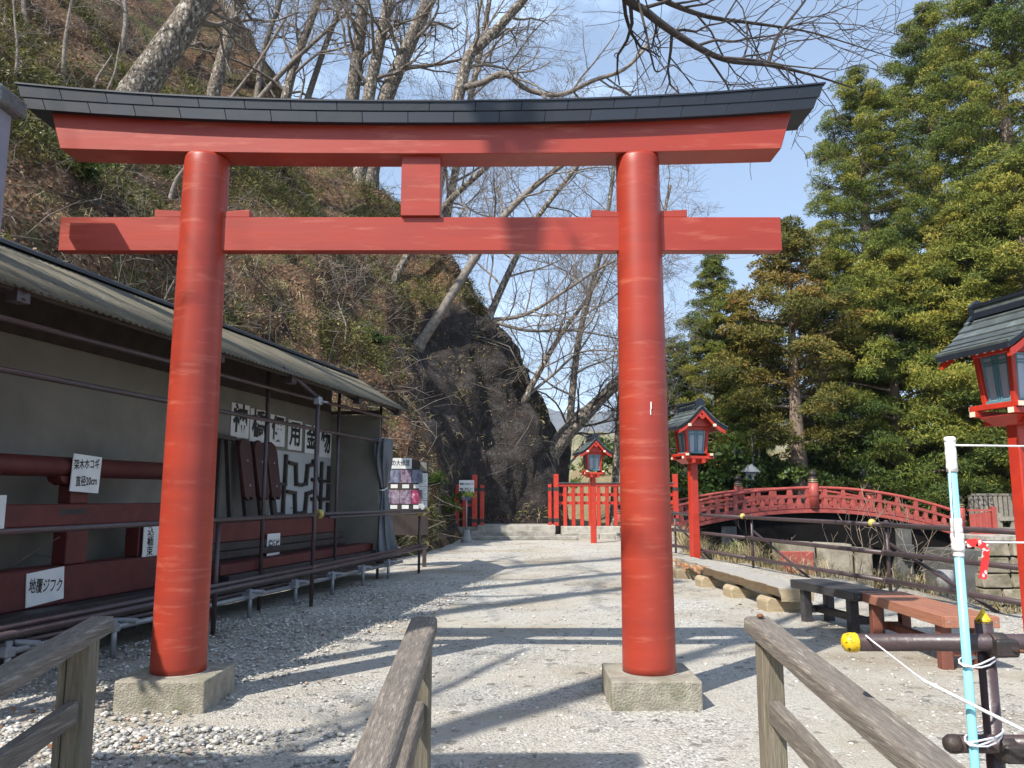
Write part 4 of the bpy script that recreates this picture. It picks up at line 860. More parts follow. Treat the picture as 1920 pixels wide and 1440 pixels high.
# ================================================================== right-hand pipe railing along the bank
def rx(Y): return 7.2 - 0.163 * Y
rr = thing('bank_railing', 'three-bar brown pipe railing along the river bank behind the benches', 'railing', (rx(14), 14, 0))
def rp(Y, z, off=0.0): return (rx(Y) - rx(14) + off, Y - 14, z)
for zt, yb in ((0.965, 20.2), (0.57, 20.2), (0.185, 20.2)):
    for ya, yb_ in ((8.6, 11.62), (11.56, 15.95), (15.88, 20.2)):
        MB().tube([rp(ya, zt), rp(yb_, zt + (0.0))], 0.034, 12).build('rail', m_pipe, rr)
for Y in (11.6, 15.8, 19.9):
    MB().tube([rp(Y, -0.15, 0.06), rp(Y, 1.03, 0.06)], 0.026, 10).build('post', m_pipe, rr)
    MB().tube([rp(Y, 0.70, 0.09), rp(Y - 2.6, -0.25, 0.13)], 0.024, 10).build('brace', m_pipe, rr)
    for z in (0.965, 0.57, 0.185): MB().box(rp(Y, z)[0] - 0.03, rp(Y, z)[0] + 0.10, Y - 14 - 0.045, Y - 14 + 0.045, z - 0.042, z + 0.042).build('clamp', m_pipe, rr, bevel=0.012)
    MB().lathe([(0.022, -0.04), (0.042, -0.03), (0.058, 0.0), (0.046, 0.03), (0.022, 0.045)], (0, 0, 0), 14).build('yellow_cap', m_oldyellow, rr, rp(Y + 0.22, 0.985, -0.01)).rotation_euler = (R(90), 0, 0)

# ================================================================== near pipe barrier, blue pole and cords
nb_ = thing('pipe_barrier', 'thick brown pipe barrier with bright yellow cap in the right foreground', 'barrier', (1.43, 2.44, 0))
MB().tube([(-0.425, 0, 0.926), (0.9, 0.02, 0.922)], 0.0252, 20).build('pipe', m_pipe, nb_)
MB().lathe([(0.0262, -0.02), (0.0285, -0.016), (0.0285, 0.004), (0.024, 0.016), (0.012, 0.023), (0.004, 0.0245)], (0, 0, 0), 20).build('yellow_cap', m_yellow, nb_, (-0.43, 0, 0.926)).rotation_euler = (0, R(-90), 0)
MB().tube([(-0.145, 0.005, 0.640), (0.9, 0.015, 0.635)], 0.0252, 20).build('pipe', m_pipe, nb_)
MB().lathe([(0.0262, -0.02), (0.027, -0.01), (0.026, 0.006), (0.018, 0.018), (0.006, 0.023)], (0, 0, 0), 20).build('pipe_cap', m_iron, nb_, (-0.15, 0.005, 0.640)).rotation_euler = (0, R(-90), 0)
MB().tube([(0.008, 0.053, -0.35), (0.0, 0.053, 0.98)], 0.0252, 20).build('upright', m_pipe, nb_)
for z, w in ((0.918, 0.036), (0.625, 0.042)):
    cl_ = MB().lathe([(0.033, -0.022), (0.036, -0.02), (0.036, 0.02), (0.033, 0.022)], (0, 0, 0), 18).build('coupler', m_iron, nb_, (0.004, 0.0, z)); cl_.rotation_euler = (0, R(90), 0)
    MB().lathe([(0.033, -0.022), (0.036, -0.02), (0.036, 0.02), (0.033, 0.022)], (0.004, 0.053, z), 18).build('coupler', m_iron, nb_)
    MB().box(-0.02, 0.045, -0.045, 0.02, z - 0.028, z + 0.022).build('coupler_body', m_iron, nb_, bevel=0.006)
    MB().tube([(0.02, -0.04, z - 0.008), (0.085, -0.045, z - 0.012)], 0.0055, 8).build('bolt', m_rust, nb_)
    MB().lathe([(0.011, 0), (0.012, 0.002), (0.012, 0.010), (0.011, 0.012)], (0.03, -0.043, z - 0.010), 6, False).build('nut', m_iron, nb_)
MB().lathe([(0.0, 0.0), (0.026, 0.0), (0.020, 0.012), (0.008, 0.03), (0.003, 0.042)][1:], (0.0, 0.053, 0.975), 16).build('yellow_cone_cap', m_yellow, nb_)
bp_ = thing('blue_pole', 'pale blue plastic pole bound with white tape and cord to the pipe barrier', 'pole', (1.30, 2.365, 0))
MB().tube([(0.000, 0.0, -0.3), (0.0, 0.0, 1.50)], 0.0125, 16).build('tube', m_aqua, bp_)
for z0, z1, rr_ in ((1.425, 1.515, 0.0152), (1.245, 1.29, 0.0160), (1.195, 1.247, 0.0178), (1.18, 1.197, 0.0150)):
    mbt = MB(); mbt.tube([(0, 0, z0 + (z1 - z0) * k / 6) for k in range(7)], [rr_ * (1 + 0.05 * math.sin(k * 2.1 + z0 * 9)) for k in range(7)], 16); mbt.build('white_tape', m_tape, bp_)
MB().lathe([(0.0135, 0), (0.0165, 0.002), (0.0165, 0.012), (0.012, 0.016)], (0, 0, 1.513), 16).build('pole_cap', m_tape, bp_)
MB().tube([(-0.014, -0.012, 1.43), (-0.018, -0.014, 1.30), (-0.016, -0.013, 1.24)], 0.0022, 6).build('cord', m_rope, bp_)
def ring_cord(z, n_, r0):
    mb = MB(); pts = []
    for k in range(n_ * 14 + 1):
        t_ = 2 * math.pi * k / 14; zz = z + 0.005 * k / 14 + 0.002 * math.sin(k)
        pts.append((0.069 + 0.733 * 0.118 * math.cos(t_) - 0.68 * 0.036 * math.sin(t_), 0.064 + 0.68 * 0.118 * math.cos(t_) + 0.733 * 0.036 * math.sin(t_), zz + 0.006 * math.cos(t_ * 2.3)))
    return mb.tube(pts, 0.0028, 6)
ring_cord(0.873, 2, 0.09).build('binding_cord', m_rope, bp_)
ring_cord(0.660, 3, 0.09).build('binding_cord', m_rope, bp_)
def cord(label, pts, r=0.0028, thick=None):
    pts = [Vector(p) for p in pts]; c0 = pts[0].copy(); mb = MB(); sm = []
    for p, q in zip(pts[:-1], pts[1:]):
        for k in range(8):
            f = k / 8; m_ = p.lerp(q, f); sm.append(m_ - c0)
    sm.append(pts[-1] - c0); rad = [r] * len(sm)
    if thick: 
        for i in range(len(sm)):
            if thick[0] <= i / (len(sm) - 1) <= thick[1]: rad[i] = r * 2.1
    return tag(mb.tube(sm, rad, 8).build('cord', m_rope, None, c0), label, 'cord', 'white cords')
cord('white cord stretched level from the top of the blue pole', [(1.305, 2.352, 1.503), (1.75, 2.38, 1.499), (2.6, 2.45, 1.503)])
cord('white cord stretched level from the middle tape of the blue pole', [(1.315, 2.352, 1.222), (1.75, 2.38, 1.217), (2.6, 2.45, 1.214)])
cord('white cord with a thick knotted stretch running diagonally below the pipe barrier', [(1.035, 2.412, 0.951), (1.05, 2.395, 0.935), (1.17, 2.36, 0.835), (1.62, 2.25, 0.610), (1.95, 2.2, 0.42)], 0.0024, (0.48, 0.66))
rbn = MB(); pts = [(0, 0, 0), (0.03, 0.0, 0.004), (0.055, 0.0, -0.012), (0.052, 0.004, -0.045), (0.045, 0.004, -0.075), (0.040, 0.004, -0.10)]
for p, q in zip(pts[:-1], pts[1:]): rbn.bar(p, q, 0.004, 0.022 if p[0] < 0.04 else 0.02, up=(0, 0, 1) if p[0] < 0.04 else (1, 0, 0))
tag(rbn.build('marker_ribbon', m_ribbon, None, (1.318, 2.35, 1.218)), 'red and white marker ribbon tied to the cord at the blue pole', 'ribbon')

# ================================================================== post at the left frame edge
lp = thing('sign_pillar', 'blue-grey square pillar with mossy cap at the left picture edge', 'pillar', (-3.405, 4.95, 0))
MB().box(-0.15, 0.055, -0.08, 0.08, -0.02, 3.88).build('shaft', m_leftpost, lp, bevel=0.006)
MB().box(-0.22, 0.115, -0.14, 0.14, 3.882, 4.0).build('cap', m_leftcap, lp, bevel=0.012)
# ================================================================== arched red bridge across the gorge
BY0, BY1 = 42.0, 47.2; BX0, BX1, BXC = 5.6, 23.4, 15.9
def arc(x):
    k = 0.018 if x < BXC else 0.0235
    return -k * (x - BXC) ** 2
br = thing('arched_bridge', 'arched red lacquered bridge spanning the gorge before the cedars', 'bridge', (BXC, (BY0 + BY1) / 2, 0))
def B(x, y, z): return (x - BXC, y - (BY0 + BY1) / 2, z)
xs = list(np.linspace(BX0, BX1, 45))
def arch_beam(name, y0, y1, zo0, zo1, mt, x0=BX0, x1=BX1, nseg=44, parent=None):
    secs = []
    for x in np.linspace(x0, x1, nseg + 1):
        a = arc(x); secs.append([B(x, y0, a + zo0), B(x, y1, a + zo0), B(x, y1, a + zo1), B(x, y0, a + zo1)])
    return MB().sweep(secs).build(name, mt, parent or br)
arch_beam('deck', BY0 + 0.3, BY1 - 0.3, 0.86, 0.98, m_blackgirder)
for fy, s_ in ((BY0, 1), (BY1, -1)):
    side = 'near' if s_ > 0 else 'far'
    y0, y1 = (fy - 0.07, fy + 0.07)
    MB().tube([B(x, fy, arc(x) + 1.86) for x in xs], 0.085, 12).build('top_rail', m_bridge, br)
    arch_beam('middle_rail', fy - 0.08, fy + 0.08, 1.36, 1.50, m_bridge)
    arch_beam('bottom_rail', fy - 0.10, fy + 0.10, 0.80, 1.04, m_bridge)
    arch_beam('arch_girder', fy - 0.16, fy + 0.20, 0.58, 0.76, m_bridge)
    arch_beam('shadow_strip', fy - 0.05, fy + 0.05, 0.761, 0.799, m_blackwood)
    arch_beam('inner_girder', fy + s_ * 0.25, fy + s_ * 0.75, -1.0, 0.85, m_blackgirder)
    k = 0; x = BX0 + 0.4
    while x < BX1 - 0.2:
        a = arc(x)
        MB().hexa([B(x - 0.12, fy - 0.07, a + 1.041), B(x + 0.12, fy - 0.07, a + 1.041), B(x + 0.12, fy + 0.07, a + 1.041), B(x - 0.12, fy + 0.07, a + 1.041),
                   B(x - 0.08, fy - 0.06, a + 1.359), B(x + 0.08, fy - 0.06, a + 1.359), B(x + 0.08, fy + 0.06, a + 1.359), B(x - 0.08, fy + 0.06, a + 1.359)]).build('spacer_block', m_bridge, br)
        if k % 2 == 0:
            MB().hexa([B(x - 0.12, fy - 0.06, a + 1.501), B(x + 0.12, fy - 0.06, a + 1.501), B(x + 0.12, fy + 0.06, a + 1.501), B(x - 0.12, fy + 0.06, a + 1.501),
                       B(x - 0.09, fy - 0.06, a + 1.80), B(x + 0.09, fy - 0.06, a + 1.80), B(x + 0.09, fy + 0.06, a + 1.80), B(x - 0.09, fy + 0.06, a + 1.80)]).build('rail_support', m_bridge, br)
            if s_ > 0:
                MB().lathe([(0.035, 0), (0.04, 0.02), (0.02, 0.045)], (0, 0, 0), 8).build('rivet', m_iron, br, B(x + 0.3, fy - 0.10, a + 0.92)).rotation_euler = (R(90), 0, 0)
                MB().box(-0.012, 0.012, -0.008, 0.0, -0.118, 0.118).build('seam', m_blackwood, br, B(x - 0.2, fy - 0.10, a + 0.92))
        x += 0.47; k += 1
    posts = (15.75, 23.3, 8.0) if s_ > 0 else (13.3, 21.0, 6.2)
    for px_ in posts:
        a = arc(px_); c = B(px_, fy, 0)
        p = MB().lathe([(0.265, a + 0.74), (0.262, a + 1.6), (0.255, a + 2.12)], (c[0], c[1], 0), 20).build('newel_post', m_bridge, br)
        MB().lathe([(0.258, a + 2.12), (0.24, a + 2.14), (0.235, a + 2.30), (0.20, a + 2.34), (0.15, a + 2.40), (0.13, a + 2.46), (0.20, a + 2.52), (0.215, a + 2.60), (0.15, a + 2.70), (0.06, a + 2.77), (0.01, a + 2.84)], (c[0], c[1], 0), 18).build('finial', m_iron, p)
        for zz in (2.16, 2.26): MB().lathe([(0.246, a + zz), (0.25, a + zz + 0.01), (0.25, a + zz + 0.035), (0.243, a + zz + 0.045)], (c[0], c[1], 0), 18).build('gilt_band', m_gold, p)
        for zz in (0.83, 1.42): MB().lathe([(0.270, a + zz), (0.272, a + zz + 0.03)], (c[0], c[1], 0), 18).build('iron_hoop', m_iron, p)
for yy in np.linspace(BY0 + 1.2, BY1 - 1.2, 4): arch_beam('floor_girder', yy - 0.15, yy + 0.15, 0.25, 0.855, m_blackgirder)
for xp in (11.3, 20.4):
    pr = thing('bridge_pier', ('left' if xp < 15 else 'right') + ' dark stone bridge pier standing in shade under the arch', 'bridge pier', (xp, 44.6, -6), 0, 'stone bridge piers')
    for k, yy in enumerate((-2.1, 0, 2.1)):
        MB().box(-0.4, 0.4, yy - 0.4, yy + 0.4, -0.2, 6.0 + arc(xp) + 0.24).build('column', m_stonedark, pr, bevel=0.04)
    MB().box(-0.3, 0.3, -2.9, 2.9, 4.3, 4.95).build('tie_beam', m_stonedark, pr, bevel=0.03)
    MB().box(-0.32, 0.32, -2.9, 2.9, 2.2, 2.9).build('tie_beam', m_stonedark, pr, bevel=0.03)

# ---- stone abutment of the far end, coursed blocks
ab_ = thing('stone_abutment', 'sunlit coursed stone abutment wall under the right end of the bridge', 'stone wall', (25.4, 38.2, -6))
rb2 = seeded(77); z = 0.0; row = 0
while z < 4.9:
    h = rb2.uniform(0.62, 0.85); x = -4.2 + 0.30 * z + rb2.uniform(0, 0.3)
    while x < 5.5:
        w = rb2.uniform(0.8, 1.5); d = rb2.uniform(-0.06, 0.06); y = 0.12 * z
        j = lambda: rb2.uniform(-0.09, 0.09)
        MB().hexa([(x + abs(j()), y + d + j(), z + abs(j()) * 0.4), (x + w - 0.03 - abs(j()), y + d + j(), z + abs(j()) * 0.4), (x + w - 0.03, y + 1.2, z), (x, y + 1.2, z), (x + 0.02 + abs(j()), y + d + 0.08 + j(), z + h - 0.03 - abs(j()) * 0.5), (x + w - 0.05 - abs(j()), y + d + 0.08 + j(), z + h - 0.03 - abs(j()) * 0.5), (x + w - 0.05, y + 1.2, z + h - 0.03), (x + 0.02, y + 1.2, z + h - 0.03)]).build('stone_block', m_stonewarm, ab_, bevel=0.05, seg=2)
        x += w
    z += h; row += 1
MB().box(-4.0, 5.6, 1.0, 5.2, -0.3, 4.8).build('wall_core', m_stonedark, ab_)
MB().box(-2.6, 5.6, 0.75, 5.1, z, z + 0.2).build('coping', m_stone, ab_)
# ---- small stone parapet ruin on the near bank with a red face
ru = thing('ruined_parapet', 'low weathered stone parapet block with faded red face on the near bank', 'stone wall', (10.5, 28.6, -1.7), R(-6))
for k, (x0, x1, z1) in enumerate(((-1.25, 0.1, 1.55), (0.13, 1.35, 1.5), (1.38, 2.0, 1.35))):
    MB().hexa([(x0, -0.4, -1.4), (x1, -0.4, -1.4), (x1, 0.4, -1.4), (x0, 0.4, -1.4), (x0 + 0.02, -0.38, z1), (x1 - 0.02, -0.38, z1 - 0.05), (x1 - 0.02, 0.38, z1 - 0.05), (x0 + 0.02, 0.38, z1)]).build('stone_block', m_stonewarm, ru, bevel=0.06, seg=2)
MB().box(-1.15, 0.0, -0.46, -0.405, 0.0, 1.2).build('red_face', m_bridge, ru, bevel=0.02)

# ---- red board fence and grey fences at the right end of the bridge
rf_ = thing('red_board_fence', 'short bright red board fence at the far right end of the bridge', 'fence', (23.35, 41.2, -0.6))
for k in range(7): MB().box(0.0 + k * 0.155, 0.148 + k * 0.155, -0.03, 0.03, -0.3, 1.12 + 0.02 * k).build('board', m_bridge, rf_, bevel=0.006)
MB().box(1.12, 1.34, -0.11, 0.11, -0.35, 1.5).build('post', m_bridge, rf_, bevel=0.012); MB().box(-0.05, 1.12, -0.06, 0.06, 1.26, 1.36).build('top_rail', m_bridge, rf_)
gf = thing('grey_wooden_fence', 'grey weathered wooden picket fence on the far bank at right', 'fence', (25.6, 44.6, -0.6))
for k in range(16): MB().box(0.0 + k * 0.27, 0.2 + k * 0.27, -0.03, 0.03, 0.9, 2.05).build('picket', m_greywood, gf)
for z in (0.80, 2.06): MB().box(-0.1, 4.5, -0.06, 0.06, z, z + 0.12).build('rail', m_greywood, gf)
for x in (-0.1, 2.1, 4.4): MB().box(x - 0.09, x + 0.09, 0.07, 0.25, -0.4, 2.1).build('post', m_greywood, gf)
gl = thing('grey_rail_fence', 'low grey two-rail wooden fence in front of the picket fence at right', 'fence', (26.0, 42.4, -0.6))
for z in (0.25, 0.75): MB().box(-0.4, 4.0, -0.05, 0.05, z, z + 0.16).build('rail', m_greywood, gl)
for x in (-0.35, 1.0, 2.5, 3.9): MB().box(x - 0.12, x + 0.12, 0.052, 0.26, -0.4, 1.15).build('post', m_greywood, gl)
hs = thing('small_shrine', 'small dark wooden shrine hut behind the grey fence at right', 'shrine', (28.6, 50.2, 0.9))
MB().box(-0.9, 0.9, -0.6, 0.6, -0.4, 1.7).build('wall', m_greywood, hs); MB().extrude([(-1.4, 1.6), (1.4, 1.6), (0.0, 2.6)], lambda p, q, d: (p, d, q), -1.0, 1.0).build('roof', m_kasagi, hs)
for k in range(5): MB().box(-0.8 + 0.36 * k, -0.68 + 0.36 * k, -0.66, -0.602, -0.2, 1.5).build('slat', m_greywood, hs)
# ---- white road guard rail seen through the bridge
wg = thing('white_guard_rail', 'white road guard rail seen through the bridge balusters', 'guard rail', (15, 51.5, 1.2))
for x in np.arange(-7, 9, 2.0): MB().box(x - 0.06, x + 0.06, -0.06, 0.06, -2.2, 0.15).build('post', m_white, wg)
for z in (-0.2, -0.02): MB().box(-7, 9, -0.10, -0.062, z, z + 0.09).build('rail', m_white, wg)
# ---- street lamps and lantern hut behind the bridge
def street_lamp(label, x, y, h, dirs, z0):
    t_ = thing('street_lamp', label, 'street lamp', (x, y, z0), 0, 'twin dark street lamps')
    MB().tube([(0, 0, -0.3), (0, 0, h)], [0.10, 0.07], 10).build('pole', m_darkpole, t_)
    for d, hh in dirs:
        MB().bar((0, 0, hh), (d * 1.1, 0, hh + 0.05), 0.06, 0.06).build('arm', m_darkpole, t_)
        MB().hexa([(d * 1.05, -0.18, hh - 0.14), (d * 1.75, -0.18, hh - 0.10), (d * 1.75, 0.18, hh - 0.10), (d * 1.05, 0.18, hh - 0.14), (d * 1.05, -0.16, hh + 0.14), (d * 1.7, -0.16, hh + 0.14), (d * 1.7, 0.16, hh + 0.14), (d * 1.05, 0.16, hh + 0.14)]).build('lamp_head', m_lamp, t_, bevel=0.03)
street_lamp('taller dark street lamp with grey lamp head facing right behind the bridge', 15.2, 50.4, 4.2, ((1, 3.9),), 1.2)
street_lamp('shorter dark street lamp with grey lamp head facing left behind the bridge', 15.75, 50.9, 3.3, ((-1, 3.0),), 1.2)
lh = thing('lantern_hut', 'small grey hut-shaped lamp on a post behind the bridge', 'lamp', (14.75, 49.6, 1.0))
MB().tube([(0, 0, -0.8), (0, 0, 1.4)], 0.06, 8).build('post', m_darkpole, lh); MB().box(-0.36, 0.36, -0.3, 0.3, 1.4, 1.95).build('box', m_lamp, lh)
MB().extrude([(-0.52, 1.92), (0.52, 1.92), (0.0, 2.4)], lambda p, q, d: (p, d, q), -0.42, 0.42).build('roof', m_galv, lh)
gi = thing('garden_lamp', 'slim dark lamp on a post behind the right half of the bridge', 'lamp', (21.7, 49.5, 1.4))
MB().tube([(0, 0, -1.5), (0, 0, 1.2)], 0.05, 8).build('post', m_darkpole, gi); MB().lathe([(0.14, 1.2), (0.2, 1.3), (0.2, 1.7), (0.26, 1.75), (0.05, 2.0)], (0, 0, 0), 8, False).build('head', m_darkpole, gi)
# ---- small cone marker lamp in the brush
cm = thing('shaded_stake_lamp', 'small grey cone-shaded stake lamp behind the black bench', 'lamp', (5.95, 11.2, -0.3))
MB().tube([(0, 0, -0.3), (0, 0, 0.45)], 0.03, 8).build('stake', m_greywood, cm); MB().lathe([(0.13, 0.42), (0.10, 0.66), (0.09, 0.665)], (0, 0, 0), 14).build('shade', m_concrete, cm)

# ================================================================== unseen board and beam added left of the viewer to shade the foreground
bt = thing('shade_board', 'unseen wooden board with a long beam left of the viewer, added to shade the foreground', 'notice board', (-2.9, 1.6, -0.3))
MB().box(-0.45, 0.75, -0.03, 0.03, 1.1, 3.75).build('panel', m_greywood, bt)
for x in (-0.5, 0.82): MB().box(x - 0.05, x + 0.05, -0.05, 0.05, -0.1, 3.88).build('post', m_greywood, bt)
MB().box(-1.8, 1.05, -0.10, 0.10, 3.9, 4.38).build('shade_beam', m_greywood, bt)
# ================================================================== foliage materials
def leaf_mat(name, stops, rough=0.6, trans=0.25, bright=1.0):
    m = bpy.data.materials.new(name); m.use_nodes = True; t = m.node_tree; N = t.nodes; L = t.links; b = N['Principled BSDF']
    a = N.new('ShaderNodeAttribute'); a.attribute_name = 'tint'; oi = N.new('ShaderNodeObjectInfo')
    ad = N.new('ShaderNodeMath'); ad.operation = 'MULTIPLY_ADD'; ad.inputs[1].default_value = 0.16; L.new(oi.outputs['Random'], ad.inputs[0]); L.new(a.outputs['Fac'], ad.inputs[2])
    r = N.new('ShaderNodeValToRGB'); ramp_set(r, stops); L.new(ad.outputs[0], r.inputs[0])
    L.new(r.outputs[0], b.inputs['Base Color']); b.inputs['Roughness'].default_value = rough; b.inputs['Specular IOR Level'].default_value = 0.25
    if trans:
        tr = N.new('ShaderNodeBsdfTranslucent'); L.new(r.outputs[0], tr.inputs['Color']); mx_ = N.new('ShaderNodeMixShader'); mx_.inputs[0].default_value = trans
        L.new(b.outputs[0], mx_.inputs[1]); L.new(tr.outputs[0], mx_.inputs[2]); L.new(mx_.outputs[0], N['Material Output'].inputs['Surface'])
    return m
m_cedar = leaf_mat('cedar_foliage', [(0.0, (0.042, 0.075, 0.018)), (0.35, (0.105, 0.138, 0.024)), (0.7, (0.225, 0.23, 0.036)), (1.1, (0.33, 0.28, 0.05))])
m_cedarbrown = leaf_mat('russet_cedar_foliage', [(0.0, (0.07, 0.085, 0.02)), (0.45, (0.185, 0.165, 0.035)), (0.8, (0.26, 0.165, 0.042)), (1.1, (0.30, 0.17, 0.05))])
m_bush = leaf_mat('evergreen_shrub_leaf', [(0.0, (0.018, 0.040, 0.010)), (0.5, (0.050, 0.090, 0.018)), (1.0, (0.13, 0.16, 0.03))], 0.4)
m_sasa = leaf_mat('bamboo_grass_leaf', [(0.0, (0.026, 0.036, 0.010)), (0.45, (0.090, 0.098, 0.026)), (0.8, (0.22, 0.20, 0.062)), (1.1, (0.38, 0.33, 0.16))], 0.45)
m_litter = leaf_mat('fallen_leaf', [(0.0, (0.07, 0.030, 0.016)), (0.4, (0.17, 0.080, 0.040)), (0.7, (0.24, 0.13, 0.068)), (1.0, (0.36, 0.24, 0.15))], 0.7, 0.1)
m_dry = leaf_mat('dry_grass_blade', [(0.0, (0.13, 0.12, 0.04)), (0.3, (0.24, 0.19, 0.09)), (0.7, (0.38, 0.30, 0.165)), (1.0, (0.50, 0.42, 0.27))], 0.8, 0.15)
m_blossom = leaf_mat('pale_pink_blossom', [(0.0, (0.26, 0.20, 0.18)), (0.5, (0.45, 0.36, 0.33)), (1.0, (0.62, 0.53, 0.50))], 0.7, 0.2)
m_bark = mat('mottled_grey_bark', (0.19, 0.155, 0.12), (0.055, 0.042, 0.033), 13, 0.9, 1.0, 22, stretch=(1, 1, 0.6), c3=(0.44, 0.42, 0.36), s3=9, m3=(0.55, 0.62), lo=0.42, hi=0.58)
m_barkpale = mat('pale_twig_bark', (0.25, 0.215, 0.18), (0.13, 0.105, 0.088), 7, 0.9, 0.4, 26)
m_barkdark = mat('dark_branch_bark', (0.075, 0.060, 0.052), (0.042, 0.034, 0.030), 7, 0.9, 0.4, 26)
m_barkcedar = mat('cedar_bark', (0.27, 0.20, 0.15), (0.15, 0.11, 0.085), 5, 0.95, 0.6, 14, stretch=(4, 4, 0.3))
m_twigtan = mat('tan_twig', (0.34, 0.27, 0.20), (0.22, 0.17, 0.13), 7, 0.9)

# ================================================================== bare trees
def grow(mb, p, d, L_, r, lvl, mx_lvl, rg, trop, nch, wig=0.22, rmin=0.006):
    ns = (6, 6, 5, 4, 3)[min(lvl, 4)]; pts = [p]; dirs = [d]; q = p
    for k in range(ns):
        d = (d + Vector((rg.gauss(0, wig), rg.gauss(0, wig), rg.gauss(0, wig) + trop))).normalized(); q = q + d * (L_ / ns); pts.append(q); dirs.append(d)
    r1 = max(rmin * 0.7, r * 0.35)
    mb.tube(pts, [max(rmin * 0.7, r + (r1 - r) * k / ns) for k in range(ns + 1)], (8, 6, 5, 4, 3)[min(lvl, 4)], caps=False)
    if lvl >= mx_lvl: return
    nc = nch[min(lvl, len(nch) - 1)]
    for c in range(nc):
        f = 0.22 + 0.78 * (c + rg.random()) / nc; i = min(ns - 1, int(f * ns)); pp = pts[i].lerp(pts[i + 1], f * ns - i); dd = dirs[i]
        ax = Vector((rg.gauss(0, 1), rg.gauss(0, 1), rg.gauss(0, 1))).cross(dd)
        if ax.length < 1e-3: continue
        nd = Matrix.Rotation(R(rg.uniform(28, 62)), 3, ax.normalized()) @ dd
        grow(mb, pp, nd, L_ * rg.uniform(0.48, 0.72) * (1.05 - 0.35 * f), max(rmin, r * (1 - 0.6 * f) * 0.55), lvl + 1, mx_lvl, rg, trop, nch, wig, rmin)
def smooth_path(pts, per=5):
    out = []; n = len(pts)
    for i in range(n - 1):
        p0, p1, p2, p3 = pts[max(i - 1, 0)], pts[i], pts[i + 1], pts[min(i + 2, n - 1)]
        for k in range(per):
            t = k / per; out.append(0.5 * ((2 * p1) + (p2 - p0) * t + (2 * p0 - 5 * p1 + 4 * p2 - p3) * t * t + (3 * p1 - p0 - 3 * p2 + p3) * t ** 3))
    out.append(pts[-1]); return out
def bare_tree(label, path, r0, r1, seed, n1=9, L1=3.0, start=0.35, lv=4, nch=(5, 5, 5), trop=0.02, mt=None, mt2=None, bfac=0.33, limbs=(), rmin=0.006, wig=0.2, name='bare_tree', cat='tree', group='leafless trees on the hillside', sides=12, limbL=None):
    path = [Vector(p) for p in path]; base = path[0].copy(); rg = seeded(seed)
    t_ = thing(name, label, cat, base, 0, group)
    sp_ = smooth_path([p - base for p in path]); n = len(sp_); tk = MB()
    rad = [r0 + (r1 - r0) * (i / (n - 1)) ** 0.9 for i in range(n)]; rad[0] *= 1.25
    tk.tube([sp_[0] - (sp_[1] - sp_[0]).normalized() * 0.5] + sp_, [rad[0] * 1.1] + rad, sides); tk.build('trunk', mt or m_bark, t_)
    cb = MB()
    for lpth, lr0, lr1, ln in limbs:
        lp_ = smooth_path([Vector(p) - base for p in lpth]); m_ = len(lp_); cb.tube(lp_, [lr0 + (lr1 - lr0) * i / (m_ - 1) for i in range(m_)], 8, caps=False)
        for c in range(ln):
            f = 0.15 + 0.85 * (c + rg.random()) / ln; i = min(m_ - 2, int(f * (m_ - 1))); dd = (lp_[i + 1] - lp_[i]).normalized()
            ax = Vector((rg.gauss(0, 1), rg.gauss(0, 1), rg.gauss(0, 1))).cross(dd).normalized()
            grow(cb, lp_[i].copy(), Matrix.Rotation(R(rg.uniform(25, 65)), 3, ax) @ dd, (limbL or L1) * rg.uniform(0.5, 0.9), max(rmin, (lr0 + (lr1 - lr0) * f) * 0.5), 2, lv, rg, trop, nch, wig, rmin)
    for c in range(n1):
        f = start + (1 - start) * (c + rg.random() * 0.9) / n1; i = min(n - 2, int(f * (n - 1))); dd = (sp_[i + 1] - sp_[i]).normalized()
        ax = Vector((rg.gauss(0, 1), rg.gauss(0, 1), rg.gauss(0, 0.6))).cross(dd).normalized()
        grow(cb, sp_[i].copy(), Matrix.Rotation(R(rg.uniform(30, 62)), 3, ax) @ dd, L1 * rg.uniform(0.7, 1.2) * (1.15 - 0.5 * f), rad[i] * bfac, 1, lv, rg, trop, nch, wig, rmin)
    if cb.v: cb.build('branches', mt2 or mt or m_barkpale, t_)
    return t_
def hp(px, py, dy=0.0):   # base point on the hillside seen at that place
    
    for k in range(30):
        h = hill_bvh.ray_cast(Vector((0, 0, EYE)), ray(px, py + 8 * k).normalized())
        if h[0] is not None and h[0].y < 38: break
    return h[0] - Vector((0, 0, 0.12))
def wr(base, w): return w / 2 / 1493.0 * base.y * 1.03
def P_(base, px, py, k=0.0): return at(px, py, base.y + k)
b_ = hp(232, 200); bare_tree('thick mottled grey trunk leaning right above the left end of the torii', [b_, P_(b_, 300, 110, 0.2), P_(b_, 345, 45, 0.4), P_(b_, 400, -40, 0.7), P_(b_, 500, -200, 1.4)], wr(b_, 66), wr(b_, 46), 1, n1=7, L1=3.2, start=0.5)
b_ = hp(392, 200); bare_tree('slim straight pale trunk just right of the thick leaning trunk', [b_, P_(b_, 415, 120), P_(b_, 432, 60), P_(b_, 452, -20), P_(b_, 480, -150)], wr(b_, 27), wr(b_, 18), 2, n1=8, L1=2.6, start=0.35)
b_ = hp(650, 300); bare_tree('leftmost of three upright grey trunks above the left half of the torii beam', [b_, P_(b_, 660, 190), P_(b_, 672, 90), P_(b_, 682, -10), P_(b_, 690, -130)], wr(b_, 30), wr(b_, 20), 3, n1=10, L1=4.0, start=0.3)
b_ = hp(672, 318); bare_tree('middle of three upright grey trunks above the left half of the torii beam', [b_, P_(b_, 690, 190), P_(b_, 708, 100), P_(b_, 728, 0), P_(b_, 750, -130)], wr(b_, 27), wr(b_, 18), 4, n1=10, L1=4.0, start=0.3)
